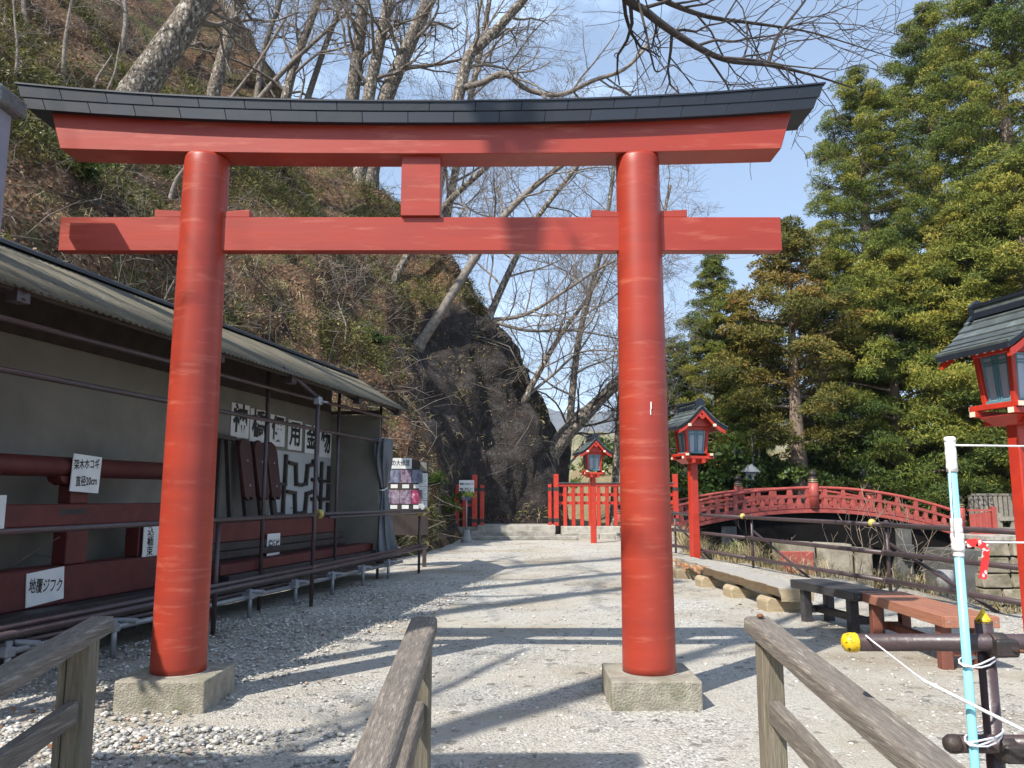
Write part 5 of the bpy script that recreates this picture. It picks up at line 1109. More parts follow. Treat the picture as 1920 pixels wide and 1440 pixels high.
b_ = hp(690, 335); bare_tree('right of three grey trunks above the torii beam, leaning right', [b_, P_(b_, 722, 190), P_(b_, 760, 100), P_(b_, 805, 0), P_(b_, 860, -120)], wr(b_, 36), wr(b_, 22), 5, n1=11, L1=4.4, start=0.3)
b_ = hp(800, 450); bare_tree('crooked dark trunk above the centre of the torii beam with long drooping limb', [b_, P_(b_, 830, 290), P_(b_, 858, 185), P_(b_, 880, 105), P_(b_, 912, 75), P_(b_, 985, -5), P_(b_, 1060, -110)], wr(b_, 30), wr(b_, 14), 6, n1=10, L1=4.4, start=0.35, mt=m_bark, mt2=m_barkpale,
    limbs=[([P_(b_, 866, 165), P_(b_, 905, 155, -.4), P_(b_, 945, 138, -.8), P_(b_, 990, 168, -1.2), P_(b_, 1050, 178, -1.5), P_(b_, 1110, 152, -1.8), P_(b_, 1170, 130, -2), P_(b_, 1215, 85, -2)], wr(b_, 13), wr(b_, 6), 12)])
b_ = hp(735, 530); bare_tree('pale trunk rising right between the torii strut and the hillside', [b_, P_(b_, 770, 470), P_(b_, 840, 380, .3), P_(b_, 905, 320, .6), P_(b_, 1000, 240, 1), P_(b_, 1090, 190, 1.4)], wr(b_, 17), wr(b_, 7), 7, n1=12, L1=3.2, start=0.3)
b_ = hp(786, 642); bare_tree('long slender pale trunk leaning right across the rock under the torii', [b_, P_(b_, 830, 580), P_(b_, 890, 485, .3), P_(b_, 950, 400, .6), P_(b_, 1020, 335, .9), P_(b_, 1110, 270, 1.2)], wr(b_, 21), wr(b_, 9), 8, n1=10, L1=3.6, start=0.45, mt=m_barkpale)
b_ = at(915, 600, 31.0); bare_tree('multi-stemmed tree on the cliff top spreading over the far path', [b_, P_(b_, 950, 520), P_(b_, 1000, 420, .5), P_(b_, 1060, 340, .9), P_(b_, 1130, 250, 1.3)], wr(b_, 15), wr(b_, 7), 9, n1=13, L1=5.0, start=0.1, limbs=[([b_, P_(b_, 985, 590), P_(b_, 1060, 545, -1), P_(b_, 1130, 500, -1.5), P_(b_, 1200, 470, -2)], 0.09, 0.03, 12), ([b_, P_(b_, 990, 620), P_(b_, 1080, 620, 1), P_(b_, 1180, 640, 1.5)], 0.08, 0.025, 12)])
b_ = at(985, 745, 31.5); bare_tree('thin branching tree low on the cliff edge beside the far path', [b_, P_(b_, 1015, 690), P_(b_, 1050, 630, .4), P_(b_, 1100, 560, .8), P_(b_, 1140, 490, 1.2)], wr(b_, 13), wr(b_, 5), 10, n1=13, L1=4.2, start=0.12, limbs=[([b_, P_(b_, 1040, 700), P_(b_, 1090, 660, -1), P_(b_, 1170, 660, -1.5)], 0.07, 0.025, 10)])
b_ = at(1030, 855, 33.0); bare_tree('stout dark trunk slanting right from the cliff foot above the small lantern', [b_, P_(b_, 1060, 815), P_(b_, 1090, 785), P_(b_, 1130, 745, .4), P_(b_, 1180, 700, .8), P_(b_, 1235, 655, 1.2)], wr(b_, 36), wr(b_, 12), 11, n1=11, L1=2.6, start=0.2, bfac=0.2, mt=m_bark, mt2=m_barkdark, lv=4)
b_ = at(1120, 700, 36.0) ; b_ = Vector((2.0, 36.5, -2.0)); bare_tree('bare tree rising behind the cliff with fine pale twigs', [b_, Vector((2.6, 36.8, 4)), Vector((3.2, 37, 9)), Vector((4.5, 37.5, 14)), Vector((5.4, 38, 20))], 0.22, 0.08, 12, n1=20, L1=6.2, start=0.2, lv=4)
b_ = Vector((-4.0, 39.0, 9.0)); bare_tree('tall bare tree behind the ridge over the torii centre', [b_, Vector((-3.4, 39, 15)), Vector((-2.4, 39.4, 21)), Vector((-1.4, 40, 27)), Vector((-0.8, 40, 32))], 0.28, 0.10, 13, n1=20, L1=6.4, start=0.2, lv=4)
b_ = Vector((-11.5, 37.0, 18.0)); bare_tree('bare tree with dense pale twigs behind the ridge at upper left', [b_, Vector((-11.0, 37, 22)), Vector((-10, 37.4, 26)), Vector((-9.0, 38, 31))], 0.30, 0.12, 14, n1=16, L1=5.4, start=0.15, lv=4)
b_ = Vector((-16.5, 36.0, 22.0)); bare_tree('bare tree on the upper left skyline among the trunks', [b_, Vector((-15.8, 36, 26)), Vector((-14.8, 36.4, 30)), Vector((-14.0, 37, 35))], 0.30, 0.12, 15, n1=16, L1=5.4, start=0.1, lv=4)
b_ = Vector((4.2, 35.0, -3.0)); bare_tree('bare riverside tree whose top shows beside the right torii pillar', [b_, Vector((4.6, 35.2, 3)), Vector((5.2, 35.5, 8)), Vector((6.5, 36, 12)), Vector((7.5, 36, 16))], 0.19, 0.07, 16, n1=18, L1=5.0, start=0.25, lv=4)
# saplings on the slope
for k, (x0, y0, x1, y1, r_) in enumerate(((118, 165, 135, 0, .07), (25, 165, 28, 40, .05), (175, 175, 200, 120, .05), (195, 178, 222, 100, .045), (318, 372, 350, 310, .075), (365, 60, 385, 0, .05), (480, 170, 520, 20, .10), (560, 185, 640, 10, .11), (470, 200, 610, 60, .09), (430, 185, 520, 60, .06), (50, 45, 48, -30, .10), (228, 90, 232, -10, .09), (300, 600, 330, 520, .03), (646, 640, 640, 585, .03))):
    b_ = hp(x0, y0); nm = ('left' if x0 < 150 else 'middle' if x0 < 330 else 'right')
    d_ = ('first', 'second', 'third', 'fourth', 'fifth', 'sixth', 'seventh', 'eighth', 'ninth', 'tenth', 'eleventh', 'twelfth', 'thirteenth', 'fourteenth')[k]
    lab = ['slim bare sapling left of the thick leaning trunk, reaching the picture top', 'thin bare sapling at the extreme left above the torii beam end', 'short crooked sapling stub just left of the thick trunk', 'thin forked sapling touching the thick trunk at left',
           'pale broken stem on the slope between torii beams beside the left pillar', 'thin sapling between the thick trunk and the slim straight trunk', 'leaning slender tree right of the slim straight trunk', 'dark slanting tree left of the three upright trunks', 'long low slanting stem crossing behind the dark slanting tree', 'thin stem leaning right at the foot of the slanting trees',
           'dark stem at the top left corner', 'dark straight stem left of the thick trunk at the picture top', 'small twig sapling behind the left torii pillar above the shelter', 'short pale curved sapling on the leaf-strewn slope above the shelter roof'][k]
    mid = P_(b_, (x0 + x1) / 2 + (6 if k % 2 else -5), (y0 + y1) / 2, .1); top = P_(b_, x1, y1, .2)
    bare_tree(lab, [b_, mid, top, top + (top - mid) * 0.7], wr(b_, r_ * 130), wr(b_, r_ * 60), 100 + k, n1=4 if k < 6 else 8, L1=1.3 if k < 6 else 2.6, start=0.4, lv=3 if k < 6 else 4, nch=(4, 4, 3), name='sapling', group='saplings on the hillside', mt=m_barkpale, sides=8)
# overhanging tree whose trunk stands behind the viewer; limbs reach into the top right of the picture
b_ = Vector((-11.0, -7.4, hill_z(-11.0, -7.4) - 0.1))
bare_tree('dark bare limbs hanging into the top right over the torii', [b_, Vector((-10.7, -6.8, 5)), Vector((-10.2, -6.0, 8.5)), Vector((-9.7, -5.3, 11.5)), Vector((-9.4, -4.8, 13))], 0.42, 0.14, 21, n1=5, L1=3.4, start=0.55, lv=3, limbL=1.7, mt=m_bark, mt2=m_barkdark, rmin=0.0045, group='overhanging tree', limbs=[
    ([Vector((-10.2, -6.0, 8.5)), Vector((-6.0, -1.4, 10.4)), Vector((-2.4, 3.4, 9.8)), Vector((0.1, 6.6, 8.2)), at(1150, -45, 8.0), at(1215, 25, 8.3), at(1290, 78, 8.5), at(1360, 112, 8.7), at(1440, 122, 8.9), at(1520, 140, 9.2), at(1600, 165, 9.5)], 0.085, 0.008, 24),
    ([at(1150, -45, 8.0), at(1260, 8, 8.4), at(1330, 32, 8.7), at(1400, 42, 9.0), at(1470, 52, 9.2), at(1540, 66, 9.4), at(1680, 110, 9.9)], 0.036, 0.005, 16),
    ([at(1440, 120, 8.9), at(1455, 75, 8.9), at(1475, 45, 8.95), at(1510, 0, 9.0), at(1530, -40, 9.0)], 0.024, 0.010, 6),
    ([at(1195, -5, 8.2), at(1210, 55, 8.2), at(1222, 110, 8.25), at(1232, 135, 8.3), at(1262, 122, 8.4), at(1300, 160, 8.6)], 0.016, 0.005, 5),
    ([Vector((-10.2, -6.0, 8.5)), Vector((-7.2, -2.6, 9.6)), Vector((-5.0, 0.0, 10.2)), Vector((-3.4, 1.4, 10.8)), Vector((-1.4, 2.6, 11.6))], 0.13, 0.04, 12),
    ([Vector((-10.4, -6.4, 7.0)), Vector((-7.6, -3.2, 7.6)), Vector((-6.0, -0.6, 8.1)), Vector((-5.2, 1.6, 8.6))], 0.10, 0.03, 5)])
for k, (x_, y_, lab) in enumerate(((-9.1, 3.2, 'bare tree on the slope left of the viewer, middle one shading the shelter roof'), (-9.4, 0.8, 'bare tree on the slope left of the viewer, nearest one shading the shelter roof'), (-9.0, 6.4, 'bare tree on the slope left of the viewer, farthest one shading the shelter roof'))):
    b_ = Vector((x_, y_, hill_z(x_, y_) - 0.1))
    bare_tree(lab, [b_, b_ + Vector((0.3, 0.2, 4)), b_ + Vector((0.8, 0.4, 8)), b_ + Vector((1.3, 0.6, 12))], 0.30, 0.14, 22 + k, n1=7, L1=3.4, start=0.3, lv=3, mt=m_bark, mt2=m_barkdark, group='trees left of the viewer')

# ================================================================== cedars across the river
def foliage_cards(cen, rad, per, size, rs, up=0.35, squash=0.75, tnt=None, aspect=0.5):
    n = len(cen); m_ = n * per
    D = rs.randn(m_, 3); D[:, 2] = np.abs(D[:, 2]) * 0.9 + D[:, 2] * 0.35; D /= np.linalg.norm(D, axis=1)[:, None] + 1e-9
    rr = np.repeat(rad, per) * (0.55 + 0.45 * rs.rand(m_) ** 0.5); Pq = np.repeat(cen, per, 0) + D * rr[:, None] * np.array([1, 1, squash])
    tg = np.cross(D, rs.randn(m_, 3)); tg /= np.linalg.norm(tg, axis=1)[:, None] + 1e-9; ax = tg * 0.9 + D * 0.45 + rs.randn(m_, 3) * 0.3; ax[:, 2] += up * 0.5; ax /= np.linalg.norm(ax, axis=1)[:, None]
    sd = np.cross(ax, D + 0.45 * rs.randn(m_, 3)); sd /= np.linalg.norm(sd, axis=1)[:, None] + 1e-9
    L_ = size * (0.6 + 0.8 * rs.rand(m_)); W = L_ * aspect
    V = np.empty((m_, 4, 3)); V[:, 0] = Pq; V[:, 1] = Pq + ax * (L_ * 0.5)[:, None] + sd * (W * 0.5)[:, None]; V[:, 2] = Pq + ax * L_[:, None]; V[:, 3] = Pq + ax * (L_ * 0.5)[:, None] - sd * (W * 0.5)[:, None]
    Fq = np.arange(m_ * 4).reshape(-1, 4)
    tt = np.repeat(tnt if tnt is not None else rs.rand(n) * 0.8, per) + 0.16 * rs.randn(m_)
    return V.reshape(-1, 3), Fq, np.repeat(np.clip(tt, 0, 1), 4)
def cedar_crown(seed, H, hb, Rm, nb=120, per=120, size=0.42, power=0.75, sparse=0.0):
    rs = np.random.RandomState(seed); cen = []; rad = []; bb = MB()
    for i in range(nb):
        t = (i + rs.rand()) / nb; z = hb + (H - hb) * t
        if rs.rand() < sparse * (1 - t): continue
        Rr = (Rm * (1 - t) ** power * (0.62 + 0.55 * rs.rand()) + 0.45) * (0.55 + 0.45 * min(1, t * 5 + 0.3)); az = i * 2.399 + rs.randn() * 0.35
        u = Vector((math.cos(az), math.sin(az), 0)); droop = -0.16 * Rr * rs.rand()
        for f in ((0.36, 0.55, 0.72, 0.86, 0.95, 1.03) if Rr > 1.8 else (0.45, 0.75, 1.0)):
            q = u * (Rr * f); zz = z + droop * math.sin(f * 2.4) + 0.12 * Rr * f * f
            cen.append((q.x + rs.randn() * 0.22 * Rr * 0.35, q.y + rs.randn() * 0.22 * Rr * 0.35, zz + rs.randn() * 0.2)); rad.append((0.34 + 0.44 * rs.rand()) * (0.75 + 0.10 * min(Rr, 4)))
        if i % 2 == 0: bb.tube([(0, 0, z - 0.15 * Rr), tuple(u * Rr * 0.5 + Vector((0, 0, z + droop * 0.8))), tuple(u * Rr * 0.92 + Vector((0, 0, z + droop * 0.5 + 0.1 * Rr)))], [0.09, 0.06, 0.02], 4, caps=False)
    cen = np.array(cen); rad = np.array(rad)
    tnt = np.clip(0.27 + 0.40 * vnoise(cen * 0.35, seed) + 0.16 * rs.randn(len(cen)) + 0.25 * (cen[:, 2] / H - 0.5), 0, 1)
    V, Fq, tt = foliage_cards(cen, rad, per, size, rs, tnt=tnt, aspect=0.27); return V, Fq, tt, bb
CED = []
for k, (H, hb, Rm, nb, pw, spz) in enumerate(((18, 1.2, 4.6, 118, 0.85, 0.0), (17, 6.5, 3.6, 70, 0.8, 0.35), (30, 6.0, 6.2, 165, 0.62, 0.05), (16, 1.0, 4.8, 110, 0.72, 0.0))):
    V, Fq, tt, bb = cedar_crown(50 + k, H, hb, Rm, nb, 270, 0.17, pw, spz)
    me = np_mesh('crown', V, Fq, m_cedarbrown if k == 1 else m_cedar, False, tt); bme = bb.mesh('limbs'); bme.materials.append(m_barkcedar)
    tk = MB().tube([(0, 0, -1.5), (0.05, 0, H * 0.25), (0.0, 0.05, H * 0.6), (0.03, 0, H * 0.97)], [0.028 * H + 0.05, 0.022 * H, 0.012 * H, 0.03], 10); tme = tk.mesh('trunk'); tme.materials.append(m_barkcedar)
    CED.append((H, me, bme, tme))
def cedar(label, kind, px, Y, top_py, rot, wide=1.0):
    H, me, bme, tme = CED[kind]; x = at(px, 900, Y).x; z0 = gnd_z(x, Y); s_ = (at(px, top_py, Y).z - z0) / H
    t_ = thing('cedar_tree', label, 'tree', (x, Y, z0 - 0.1), rot, 'cedar trees across the river'); t_.scale = (s_ * wide, s_ * wide, s_)
    link('trunk', tme, None, t_); link('crown', me, None, t_); link('limbs', bme, None, t_); return t_
cedar('dark green cedar immediately right of the right torii pillar', 0, 1352, 54, 482, 0.3, 1.0)
cedar('russet-tinged cedar with long bare lower trunk behind the middle of the bridge', 1, 1500, 50.5, 428, 1.0, 1.15)
cedar('massive cedar left of the two tallest, its flank edging the sky', 2, 1655, 57, 140, 0.0, 1.0)
cedar('tall rounded-top cedar in the upper right', 2, 1800, 62, 20, 2.1, 0.95)
cedar('tallest cedar running out of the top right corner', 2, 1945, 55, -80, 4.0, 1.0)
cedar('full low cedar in front of the massive cedar', 3, 1690, 50.5, 455, 0.7, 1.0)
cedar('bright low cedar behind the nearest lantern roof', 3, 1850, 50, 380, 2.2, 1.05)
cedar('low cedar filling the gap right of the russet cedar', 3, 1590, 55, 470, 3.6, 0.9)
cedar('short russet cedar left of the bare cedar trunk behind the bridge', 1, 1430, 55, 600, 2.5, 1.3)
cedar('distant slim cedar showing in the gap between the left cedars', 0, 1398, 78, 555, 1.7, 0.75)
cedar('low cedar half hidden behind the right torii pillar', 3, 1270, 56, 640, 5.0, 1.0)
cedar('dark cedar at the right edge behind the nearest lantern', 3, 1960, 47, 300, 1.2, 1.0)

# evergreen shrubs along the far bank, and the shrubby slope
rs = np.random.RandomState(8)
SHR = []  # three leaf masses shared by the shrubs
for k in range(3):
    cen = rs.randn(26, 3) * np.array([0.75, 0.6, 0.42]); cen[:, 2] = np.abs(cen[:, 2]) + 0.35
    V, Fq, tt = foliage_cards(cen, 0.35 + 0.25 * rs.rand(26), 170, 0.15, rs, 0.25, 0.8, aspect=0.5); SHR.append(np_mesh('foliage', V, Fq, m_bush, False, tt))
stem = MB()
for k in range(5): stem.tube([(0, 0, -0.4), (0.2 * math.cos(k * 1.3), 0.2 * math.sin(k * 1.3), 0.5), (0.5 * math.cos(k * 1.3), 0.5 * math.sin(k * 1.3), 1.0)], [0.03, 0.025, 0.012], 5)
stem_me = stem.mesh('stems'); stem_me.materials.append(m_barkdark)
def shrub(label, px, Y, s_, kind, group, z=None, x=None):
    x = at(px, 900, Y).x if x is None else x; z = gnd_z(x, Y) if z is None else z
    t_ = thing('evergreen_shrub', label, 'shrub', (x, Y, z - 0.05), px * 0.1, group); t_.scale = (s_, s_, s_); link('foliage', SHR[kind], None, t_); link('stems', stem_me, None, t_)
far_sh = [(1262, 50.5, 2.0), (1300, 51.5, 2.2), (1335, 50, 1.9), (1372, 52, 2.3), (1405, 50.5, 1.5), (1440, 52, 2.0), (1470, 50.8, 1.6), (1535, 51.5, 2.0), (1580, 50.5, 1.9), (1625, 52, 2.3), (1668, 50.2, 1.7), (1712, 51.5, 2.1), (1760, 50.0, 2.0), (1800, 51.5, 2.2), (1846, 52.5, 2.4), (1885, 51, 2.0), (1925, 50, 2.2)]
wd_ = ['first', 'second', 'third', 'fourth', 'fifth', 'sixth', 'seventh', 'eighth', 'ninth', 'tenth', 'eleventh', 'twelfth', 'thirteenth', 'fourteenth', 'fifteenth', 'sixteenth', 'seventeenth']
for k, (px, Y, s_) in enumerate(far_sh): shrub(f'{wd_[k]} evergreen shrub from the left along the bank behind the bridge', px, Y, s_, k % 3, 'evergreen shrubs behind the bridge')
# trees far beyond the fence, on the dry slope
for k, (px, Y, s_) in enumerate(((1140, 96, 2.6), (1158, 104, 3.4), (1172, 92, 3.0), (1205, 90, 3.6), (1228, 88, 3.4))):
    x = at(px, 900, Y).x; shrub(['leftmost', 'second', 'third', 'fourth', 'rightmost'][k] + ' of the distant round trees on the dry slope beyond the far fence', px, Y, s_, k % 3, 'distant trees', z=-2.0 + 0.3 * (Y - 84), x=x)
# leafless tan thickets and pale blossom tree on the far bank
for k, (px, Y, h) in enumerate(((1560, 49.6, 4.6), (1640, 49.4, 4.2), (1690, 49.2, 4.8), (1735, 49.4, 4.4), (1600, 51, 5.0))):
    x = at(px, 900, Y).x; z = gnd_z(x, Y); b_ = Vector((x, Y, z))
    bare_tree(['leftmost', 'third', 'fourth', 'rightmost', 'second'][k] + ' leafless tan thicket shrub from the left under the cedars behind the bridge', [b_, b_ + Vector((0.1, 0, h * 0.3)), b_ + Vector((0.3, -0.1, h * 0.6)), b_ + Vector((0.3, 0, h))], 0.09, 0.03, 300 + k, n1=14, L1=2.6, start=0.05, lv=4, nch=(5, 4, 4), trop=0.03, mt=m_twigtan, name='bare_shrub', cat='shrub', group='leafless thickets behind the bridge', rmin=0.016, sides=6)
x = at(1545, 700, 53).x; b_ = Vector((x, 53, gnd_z(x, 53)))
bl = bare_tree('pale pinkish blossoming tree among the cedars above the bridge', [b_, b_ + Vector((0, 0, 4)), b_ + Vector((0.3, 0, 7)), b_ + Vector((0.2, 0, 10.5))], 0.16, 0.05, 340, n1=14, L1=3.2, start=0.45, lv=4, nch=(4, 4, 3), mt=m_twigtan, name='blossom_tree', group='far bank trees', rmin=0.018, sides=6)
rs = np.random.RandomState(15); cen = rs.randn(120, 3) * np.array([1.3, 1.0, 1.6]) + np.array([0.2, 0, 8.3])
V, Fq, tt = foliage_cards(cen, 0.25 + 0.3 * rs.rand(120), 40, 0.16, rs, 0.1, 1.0, aspect=0.8); link('blossom', np_mesh('blossom', V, Fq, m_blossom, False, tt), None, bl)

# ================================================================== cover on the hillside: litter, bamboo grass, fallen twigs
rs = np.random.RandomState(23)
PG = HP.reshape(nS, nO, 3); RKG = rk_attr.reshape(nS, nO)
NG = np.cross(np.gradient(PG, axis=0), np.gradient(PG, axis=1)); NG /= np.linalg.norm(NG, axis=2)[..., None] + 1e-9
if NG[nS // 2, 20, 0] < 0: NG = -NG
def hill_samples(n, omax=17.0, ylim=None, rock_ok=0.1, near=1.0):
    si = np.searchsorted(svals, tl[2] + 1.5); sj = np.searchsorted(svals, tl[13]) if ylim is None else np.searchsorted(ty, ylim)
    fs = si + (sj - si - 1) * rs.rand(n); oj0 = 4; oj1 = np.searchsorted(ov, omax)
    # even spread in real distance up the slope
    os_ = 0.05 + (omax - 0.1) * rs.rand(n) ** (1.25 * near); fo = np.interp(os_, ov, np.arange(nO)); i = fs.astype(int); j = np.clip(fo.astype(int), 0, nO - 2); a = (fs - i)[:, None]; b = (fo - j)[:, None]
    P = PG[i, j] * (1 - a) * (1 - b) + PG[i + 1, j] * a * (1 - b) + PG[i, j + 1] * (1 - a) * b + PG[i + 1, j + 1] * a * b
    keep = (RKG[i, j] < 0.45) | (rs.rand(n) < rock_ok); return P[keep], NG[i, j][keep]
# fallen leaves
P, Nn = hill_samples(80000, rock_ok=0.12); n = len(P)
ax = np.cross(Nn, rs.randn(n, 3)); ax /= np.linalg.norm(ax, axis=1)[:, None]; ax += Nn * (rs.rand(n)[:, None] * 0.7 - 0.1); sd = np.cross(Nn, ax); sd += Nn * (rs.randn(n)[:, None] * 0.35)
L_ = 0.035 + 0.06 * rs.rand(n); W = L_ * 0.6; B0 = P + Nn * 0.02
V = np.stack([B0, B0 + ax * (L_ * .5)[:, None] + sd * (W * .5)[:, None], B0 + ax * L_[:, None], B0 + ax * (L_ * .5)[:, None] - sd * (W * .5)[:, None]], 1).reshape(-1, 3)
tag(link('leaf_litter', np_mesh('leaf_litter', V, np.arange(n * 4).reshape(-1, 4), m_litter, False, np.repeat(rs.rand(n), 4))), 'brown fallen leaves covering the steep wooded slope', 'leaf litter', kind='stuff')
# a few leaves blown onto the gravel
nl = 420; Yl = 4.2 + 20 * rs.rand(nl) ** 1.4; Xl = np.where(rs.rand(nl) < 0.6, -2.6 + 0.2 * (Yl - 13.6) + 2.4 * rs.rand(nl) ** 1.5 + 0.3, edge_x(Yl) - 0.6 - 2.8 * rs.rand(nl) ** 1.5); Pl = np.stack([Xl, Yl, 0.024 + 0 * Xl], 1)
a1 = rs.rand(nl) * 6.283; axl = np.stack([np.cos(a1), np.sin(a1), 0.25 * rs.randn(nl)], 1); sdl = np.stack([-np.sin(a1), np.cos(a1), 0.3 * rs.randn(nl)], 1); Ll = 0.03 + 0.04 * rs.rand(nl)
Vl = np.stack([Pl, Pl + (axl * .5 + sdl * .3) * Ll[:, None], Pl + axl * Ll[:, None], Pl + (axl * .5 - sdl * .3) * Ll[:, None]], 1).reshape(-1, 3)
tag(link('fallen_leaves', np_mesh('fallen_leaves', Vl, np.arange(nl * 4).reshape(-1, 4), m_litter, False, np.repeat(rs.rand(nl), 4))), 'scattered brown leaves blown onto the gravel forecourt', 'fallen leaves', kind='stuff')
# bamboo grass clumps
P, Nn = hill_samples(36000, omax=14.0, rock_ok=0.05); P2, N2 = hill_samples(15000, omax=8.0, ylim=13.0, rock_ok=1); P = np.concatenate([P, P2]); Nn = np.concatenate([Nn, N2])
g = fbm(P * 0.35, 4, 60); keep = (g + 0.25 * rs.rand(len(P)) + 0.35 * (P[:, 1] < 12) - 0.012 * P[:, 2] > 0.14); P, Nn = P[keep], Nn[keep]; n = len(P); per = 9
Pb = np.repeat(P, per, 0); Nb = np.repeat(Nn, per, 0); k_ = n * per
Pb = Pb + rs.randn(k_, 3) * 0.06 + Nb * 0.03 + np.array([0, 0, 1]) * (0.34 * rs.rand(k_))[:, None]
ax = Nb * 0.55 + rs.randn(k_, 3) * 0.75; ax[:, 2] += 0.15; ax /= np.linalg.norm(ax, axis=1)[:, None]; sd = np.cross(ax, rs.randn(k_, 3)); sd /= np.linalg.norm(sd, axis=1)[:, None] + 1e-9
L_ = (0.08 + 0.14 * rs.rand(k_)) * (1 + 0.35 * (Pb[:, 1] < 13)); W = L_ * (0.13 + 0.07 * rs.rand(k_)); dn = np.array([0, 0, -1.0]) * (L_ * 0.22)[:, None]
V = np.stack([Pb, Pb + ax * (L_ * .45)[:, None] + sd * (W * .5)[:, None], Pb + ax * L_[:, None] + dn, Pb + ax * (L_ * .45)[:, None] - sd * (W * .5)[:, None]], 1).reshape(-1, 3)
tag(link('bamboo_grass', np_mesh('bamboo_grass', V, np.arange(k_ * 4).reshape(-1, 4), m_sasa, False, np.repeat(np.clip(np.repeat(rs.rand(n), per) * 0.75 + 0.25 * rs.rand(k_), 0, 1), 4))), 'narrow-leaved bamboo grass growing over the slope behind the shelter', 'bamboo grass', kind='stuff')
# dry tufts / straw
P, Nn = hill_samples(9000, omax=12, rock_ok=0.35); g = fbm(P * 0.5 + 9, 3, 70); P, Nn = P[g > -0.05], Nn[g > -0.05]; n = len(P); per = 6; k_ = n * per
Pb = np.repeat(P, per, 0) + rs.randn(k_, 3) * 0.05; ax = np.repeat(Nn, per, 0) * 0.6 + rs.randn(k_, 3) * 0.5; ax /= np.linalg.norm(ax, axis=1)[:, None]; sd = np.cross(ax, rs.randn(k_, 3)); sd /= np.linalg.norm(sd, axis=1)[:, None] + 1e-9
L_ = 0.12 + 0.22 * rs.rand(k_); W = 0.004 + 0.004 * rs.rand(k_); dn = np.array([0, 0, -1.0]) * (L_ * 0.5)[:, None]
Md = Pb + ax * (L_ * .6)[:, None]
V = np.stack([Pb - sd * W[:, None], Pb + sd * W[:, None], Md + sd * (W * .8)[:, None], Md - sd * (W * .8)[:, None], Pb + ax * L_[:, None] + dn], 1).reshape(-1, 3)
i5 = np.arange(k_)[:, None] * 5; Fd = np.concatenate([i5 + np.array([0, 1, 2]), i5 + np.array([0, 2, 3]), i5 + np.array([3, 2, 4])], 0)
tag(link('dry_hill_grass', np_mesh('dry_hill_grass', V, Fd, m_dry, False, np.repeat(np.repeat(rs.rand(n), per), 5))), 'dry straw tufts hanging on the steep slope', 'dry grass', kind='stuff')
# twigs
tw = MB(); P, Nn = hill_samples(4200, omax=15, rock_ok=0.10); rg = seeded(71)
for p, q in zip(P, Nn):
    p = Vector(p); q = Vector(q); d = (q * 0.5 + Vector((rg.gauss(0, .7), rg.gauss(0, .7), rg.gauss(0, .5)))).normalized(); Lq = rg.uniform(0.4, 1.5); r_ = rg.uniform(0.005, 0.015)
    m1 = p + d * Lq * 0.5 + Vector((rg.gauss(0, .06), rg.gauss(0, .06), rg.gauss(0, .06))); e1 = p + d * Lq + Vector((rg.gauss(0, .12), rg.gauss(0, .12), -0.1)); tw.tube([p, m1, e1], [r_, r_ * .8, r_ * .4], 3, caps=False)
    for s_ in range(rg.randint(0, 2)): tw.tube([m1, m1 + Vector((rg.gauss(0, .3), rg.gauss(0, .3), rg.gauss(0.1, .25))) * Lq * 0.6], [r_ * .6, r_ * .3], 3, caps=False)
tag(tw.build('brushwood', m_barkpale), 'pale twigs and brushwood strewn over the slope', 'brushwood', kind='stuff')
# grass tuft at the cliff foot by the notice board, leafy shrubs on the slope
for k, (px, py, s_) in enumerate(((835, 960, 0.45), (812, 905, 0.3), (700, 640, 0.3), (150, 330, 0.32))):
    h = hill_hit(px, py); lab = ['tufted evergreen shrub at the cliff foot by the notice board', 'small shrub just above the tuft by the notice board', 'bright green shrub above the shelter roof', 'green shrub under the left end of the torii top beam', 'dark shrub at the left edge below the pillar cap', 'shrub just right of the left torii pillar', 'mossy shrub below the long slender trunk', 'shrub at the foot of the long slender trunk'][k]
    shrub(lab, px, h.y, s_, k % 3, 'shrubs on the slope', z=h.z - 0.1, x=h.x)

# ================================================================== river bank: dry grass, reeds and bare shrubs
rs = np.random.RandomState(33); n = 26000
Y = 7 + 22 * rs.rand(n) ** 1.2; X = edge_x(Y) - 0.25 + (1.6 + 5.0 * sstep(Y, 15, 23)) * rs.rand(n) ** 1.5; Z = np.array([gnd_z(a, b) for a, b in zip(X, Y)]); P = np.stack([X, Y, Z], 1)
ax = rs.randn(n, 3) * 0.28; ax[:, 2] = 1; ax /= np.linalg.norm(ax, axis=1)[:, None]; sd = np.cross(ax, rs.randn(n, 3)); sd /= np.linalg.norm(sd, axis=1)[:, None]
kp = (rs.rand(n) < 0.30 + 0.7 * sstep(Y, 14, 17)); P = P[kp]; n = len(P); ax = ax[kp]; sd = sd[kp]; Y = Y[kp]
hn = 0.5 + 0.5 * fbm(P * 0.5, 3, 5); L_ = (0.55 + 0.45 * sstep(Y, 12, 18)) * (0.18 + 0.55 * rs.rand(n)) * (0.5 + hn); W = 0.003 + 0.005 * rs.rand(n); lean = rs.randn(n, 3) * 0.25; lean[:, 2] = -0.15; lean *= L_[:, None]
M1 = P + ax * (L_ * .6)[:, None]; T1 = P + ax * L_[:, None] + lean
V = np.stack([P - sd * W[:, None], P + sd * W[:, None], M1 + sd * (W * .7)[:, None], M1 - sd * (W * .7)[:, None], T1], 1).reshape(-1, 3)
i5 = np.arange(n)[:, None] * 5; Fd = np.concatenate([i5 + np.array([0, 1, 2]), i5 + np.array([0, 2, 3]), i5 + np.array([3, 2, 4])], 0)
tag(link('dry_bank_grass', np_mesh('dry_bank_grass', V, Fd, m_dry, False, np.repeat(rs.rand(n), 5))), 'tangled dry grass and stalks on the river bank behind the railing', 'dry grass', kind='stuff')
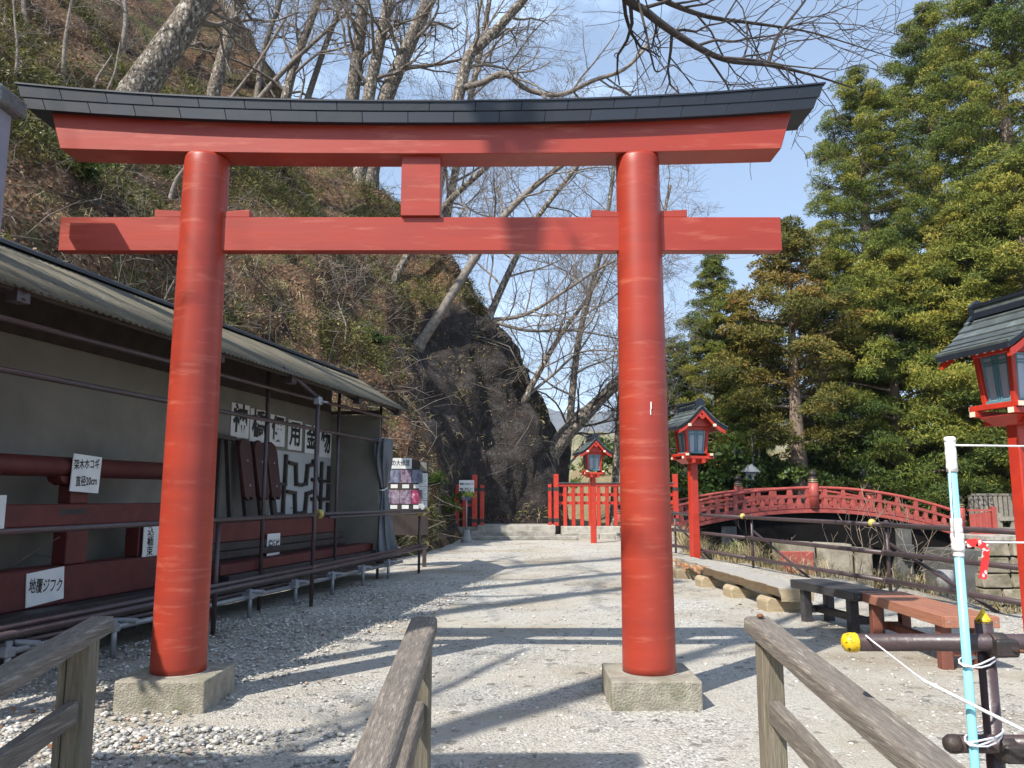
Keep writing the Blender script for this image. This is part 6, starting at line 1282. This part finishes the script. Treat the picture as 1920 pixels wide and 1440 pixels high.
for k, (px, Y, s_) in enumerate(((1345, 22, 0.62), (1385, 24.5, 0.7), (1420, 21, 0.45), (1330, 26, 0.8), (1545, 20, 0.35))):
    x = at(px, 1000, Y).x; shrub(['second', 'third', 'fourth', 'leftmost', 'rightmost'][k] + ' low yellow-green shrub on the river bank behind the railing', px, Y, s_, k % 3, 'bank shrubs', x=x)
for k, (px, Y, h, t0) in enumerate(((1490, 17.5, 1.2, 'pale bare twiggy shrub rising against the dark arch left of the grey stake lamp'), (1545, 16.5, 1.3, 'tall pale bare shrub stems before the bridge centre'), (1600, 13.5, 1.0, 'bundle of pale reed-like stems behind the black bench'), (1640, 12.5, 0.9, 'reed-like bare stems beside the grey stake lamp'), (1700, 11.6, 0.8, 'bare stems behind the brown bench'), (1290, 23.5, 2.0, 'bare dark shrub behind the lantern post at the railing end'), (1390, 20.5, 1.6, 'twiggy bare shrub below the left half of the bridge'))):
    x = at(px, 1000, Y).x; z = gnd_z(x, Y); b_ = Vector((x, Y, z)); rg = seeded(500 + k)
    top = b_ + Vector((0.1, 0, h - z * 0.75))
    bare_tree(t0, [b_, b_.lerp(top, 0.4), b_.lerp(top, 0.75) + Vector((0.06, 0, 0)), top], 0.012, 0.005, 500 + k, n1=6, L1=0.8, start=0.05, lv=3, nch=(2, 2), trop=0.12, mt=m_twigtan if k < 5 else m_barkdark, name='bare_shrub', cat='shrub', group='bare shrubs on the river bank', rmin=0.0035, sides=5, wig=0.12)

# ================================================================== air between here and the mountains
m = bpy.data.materials.new('thin_air'); m.use_nodes = True; t = m.node_tree; N = t.nodes; N.remove(N['Principled BSDF'])
pv = N.new('ShaderNodeVolumePrincipled'); pv.inputs['Color'].default_value = (0.80, 0.88, 1.0, 1); pv.inputs['Density'].default_value = 0.00011; pv.inputs['Anisotropy'].default_value = 0.2
t.links.new(pv.outputs[0], N['Material Output'].inputs['Volume'])
hz = MB().box(-6500, 8500, -900, 6200, -30, 1000).build('haze', m); tag(hz, kind='stuff')
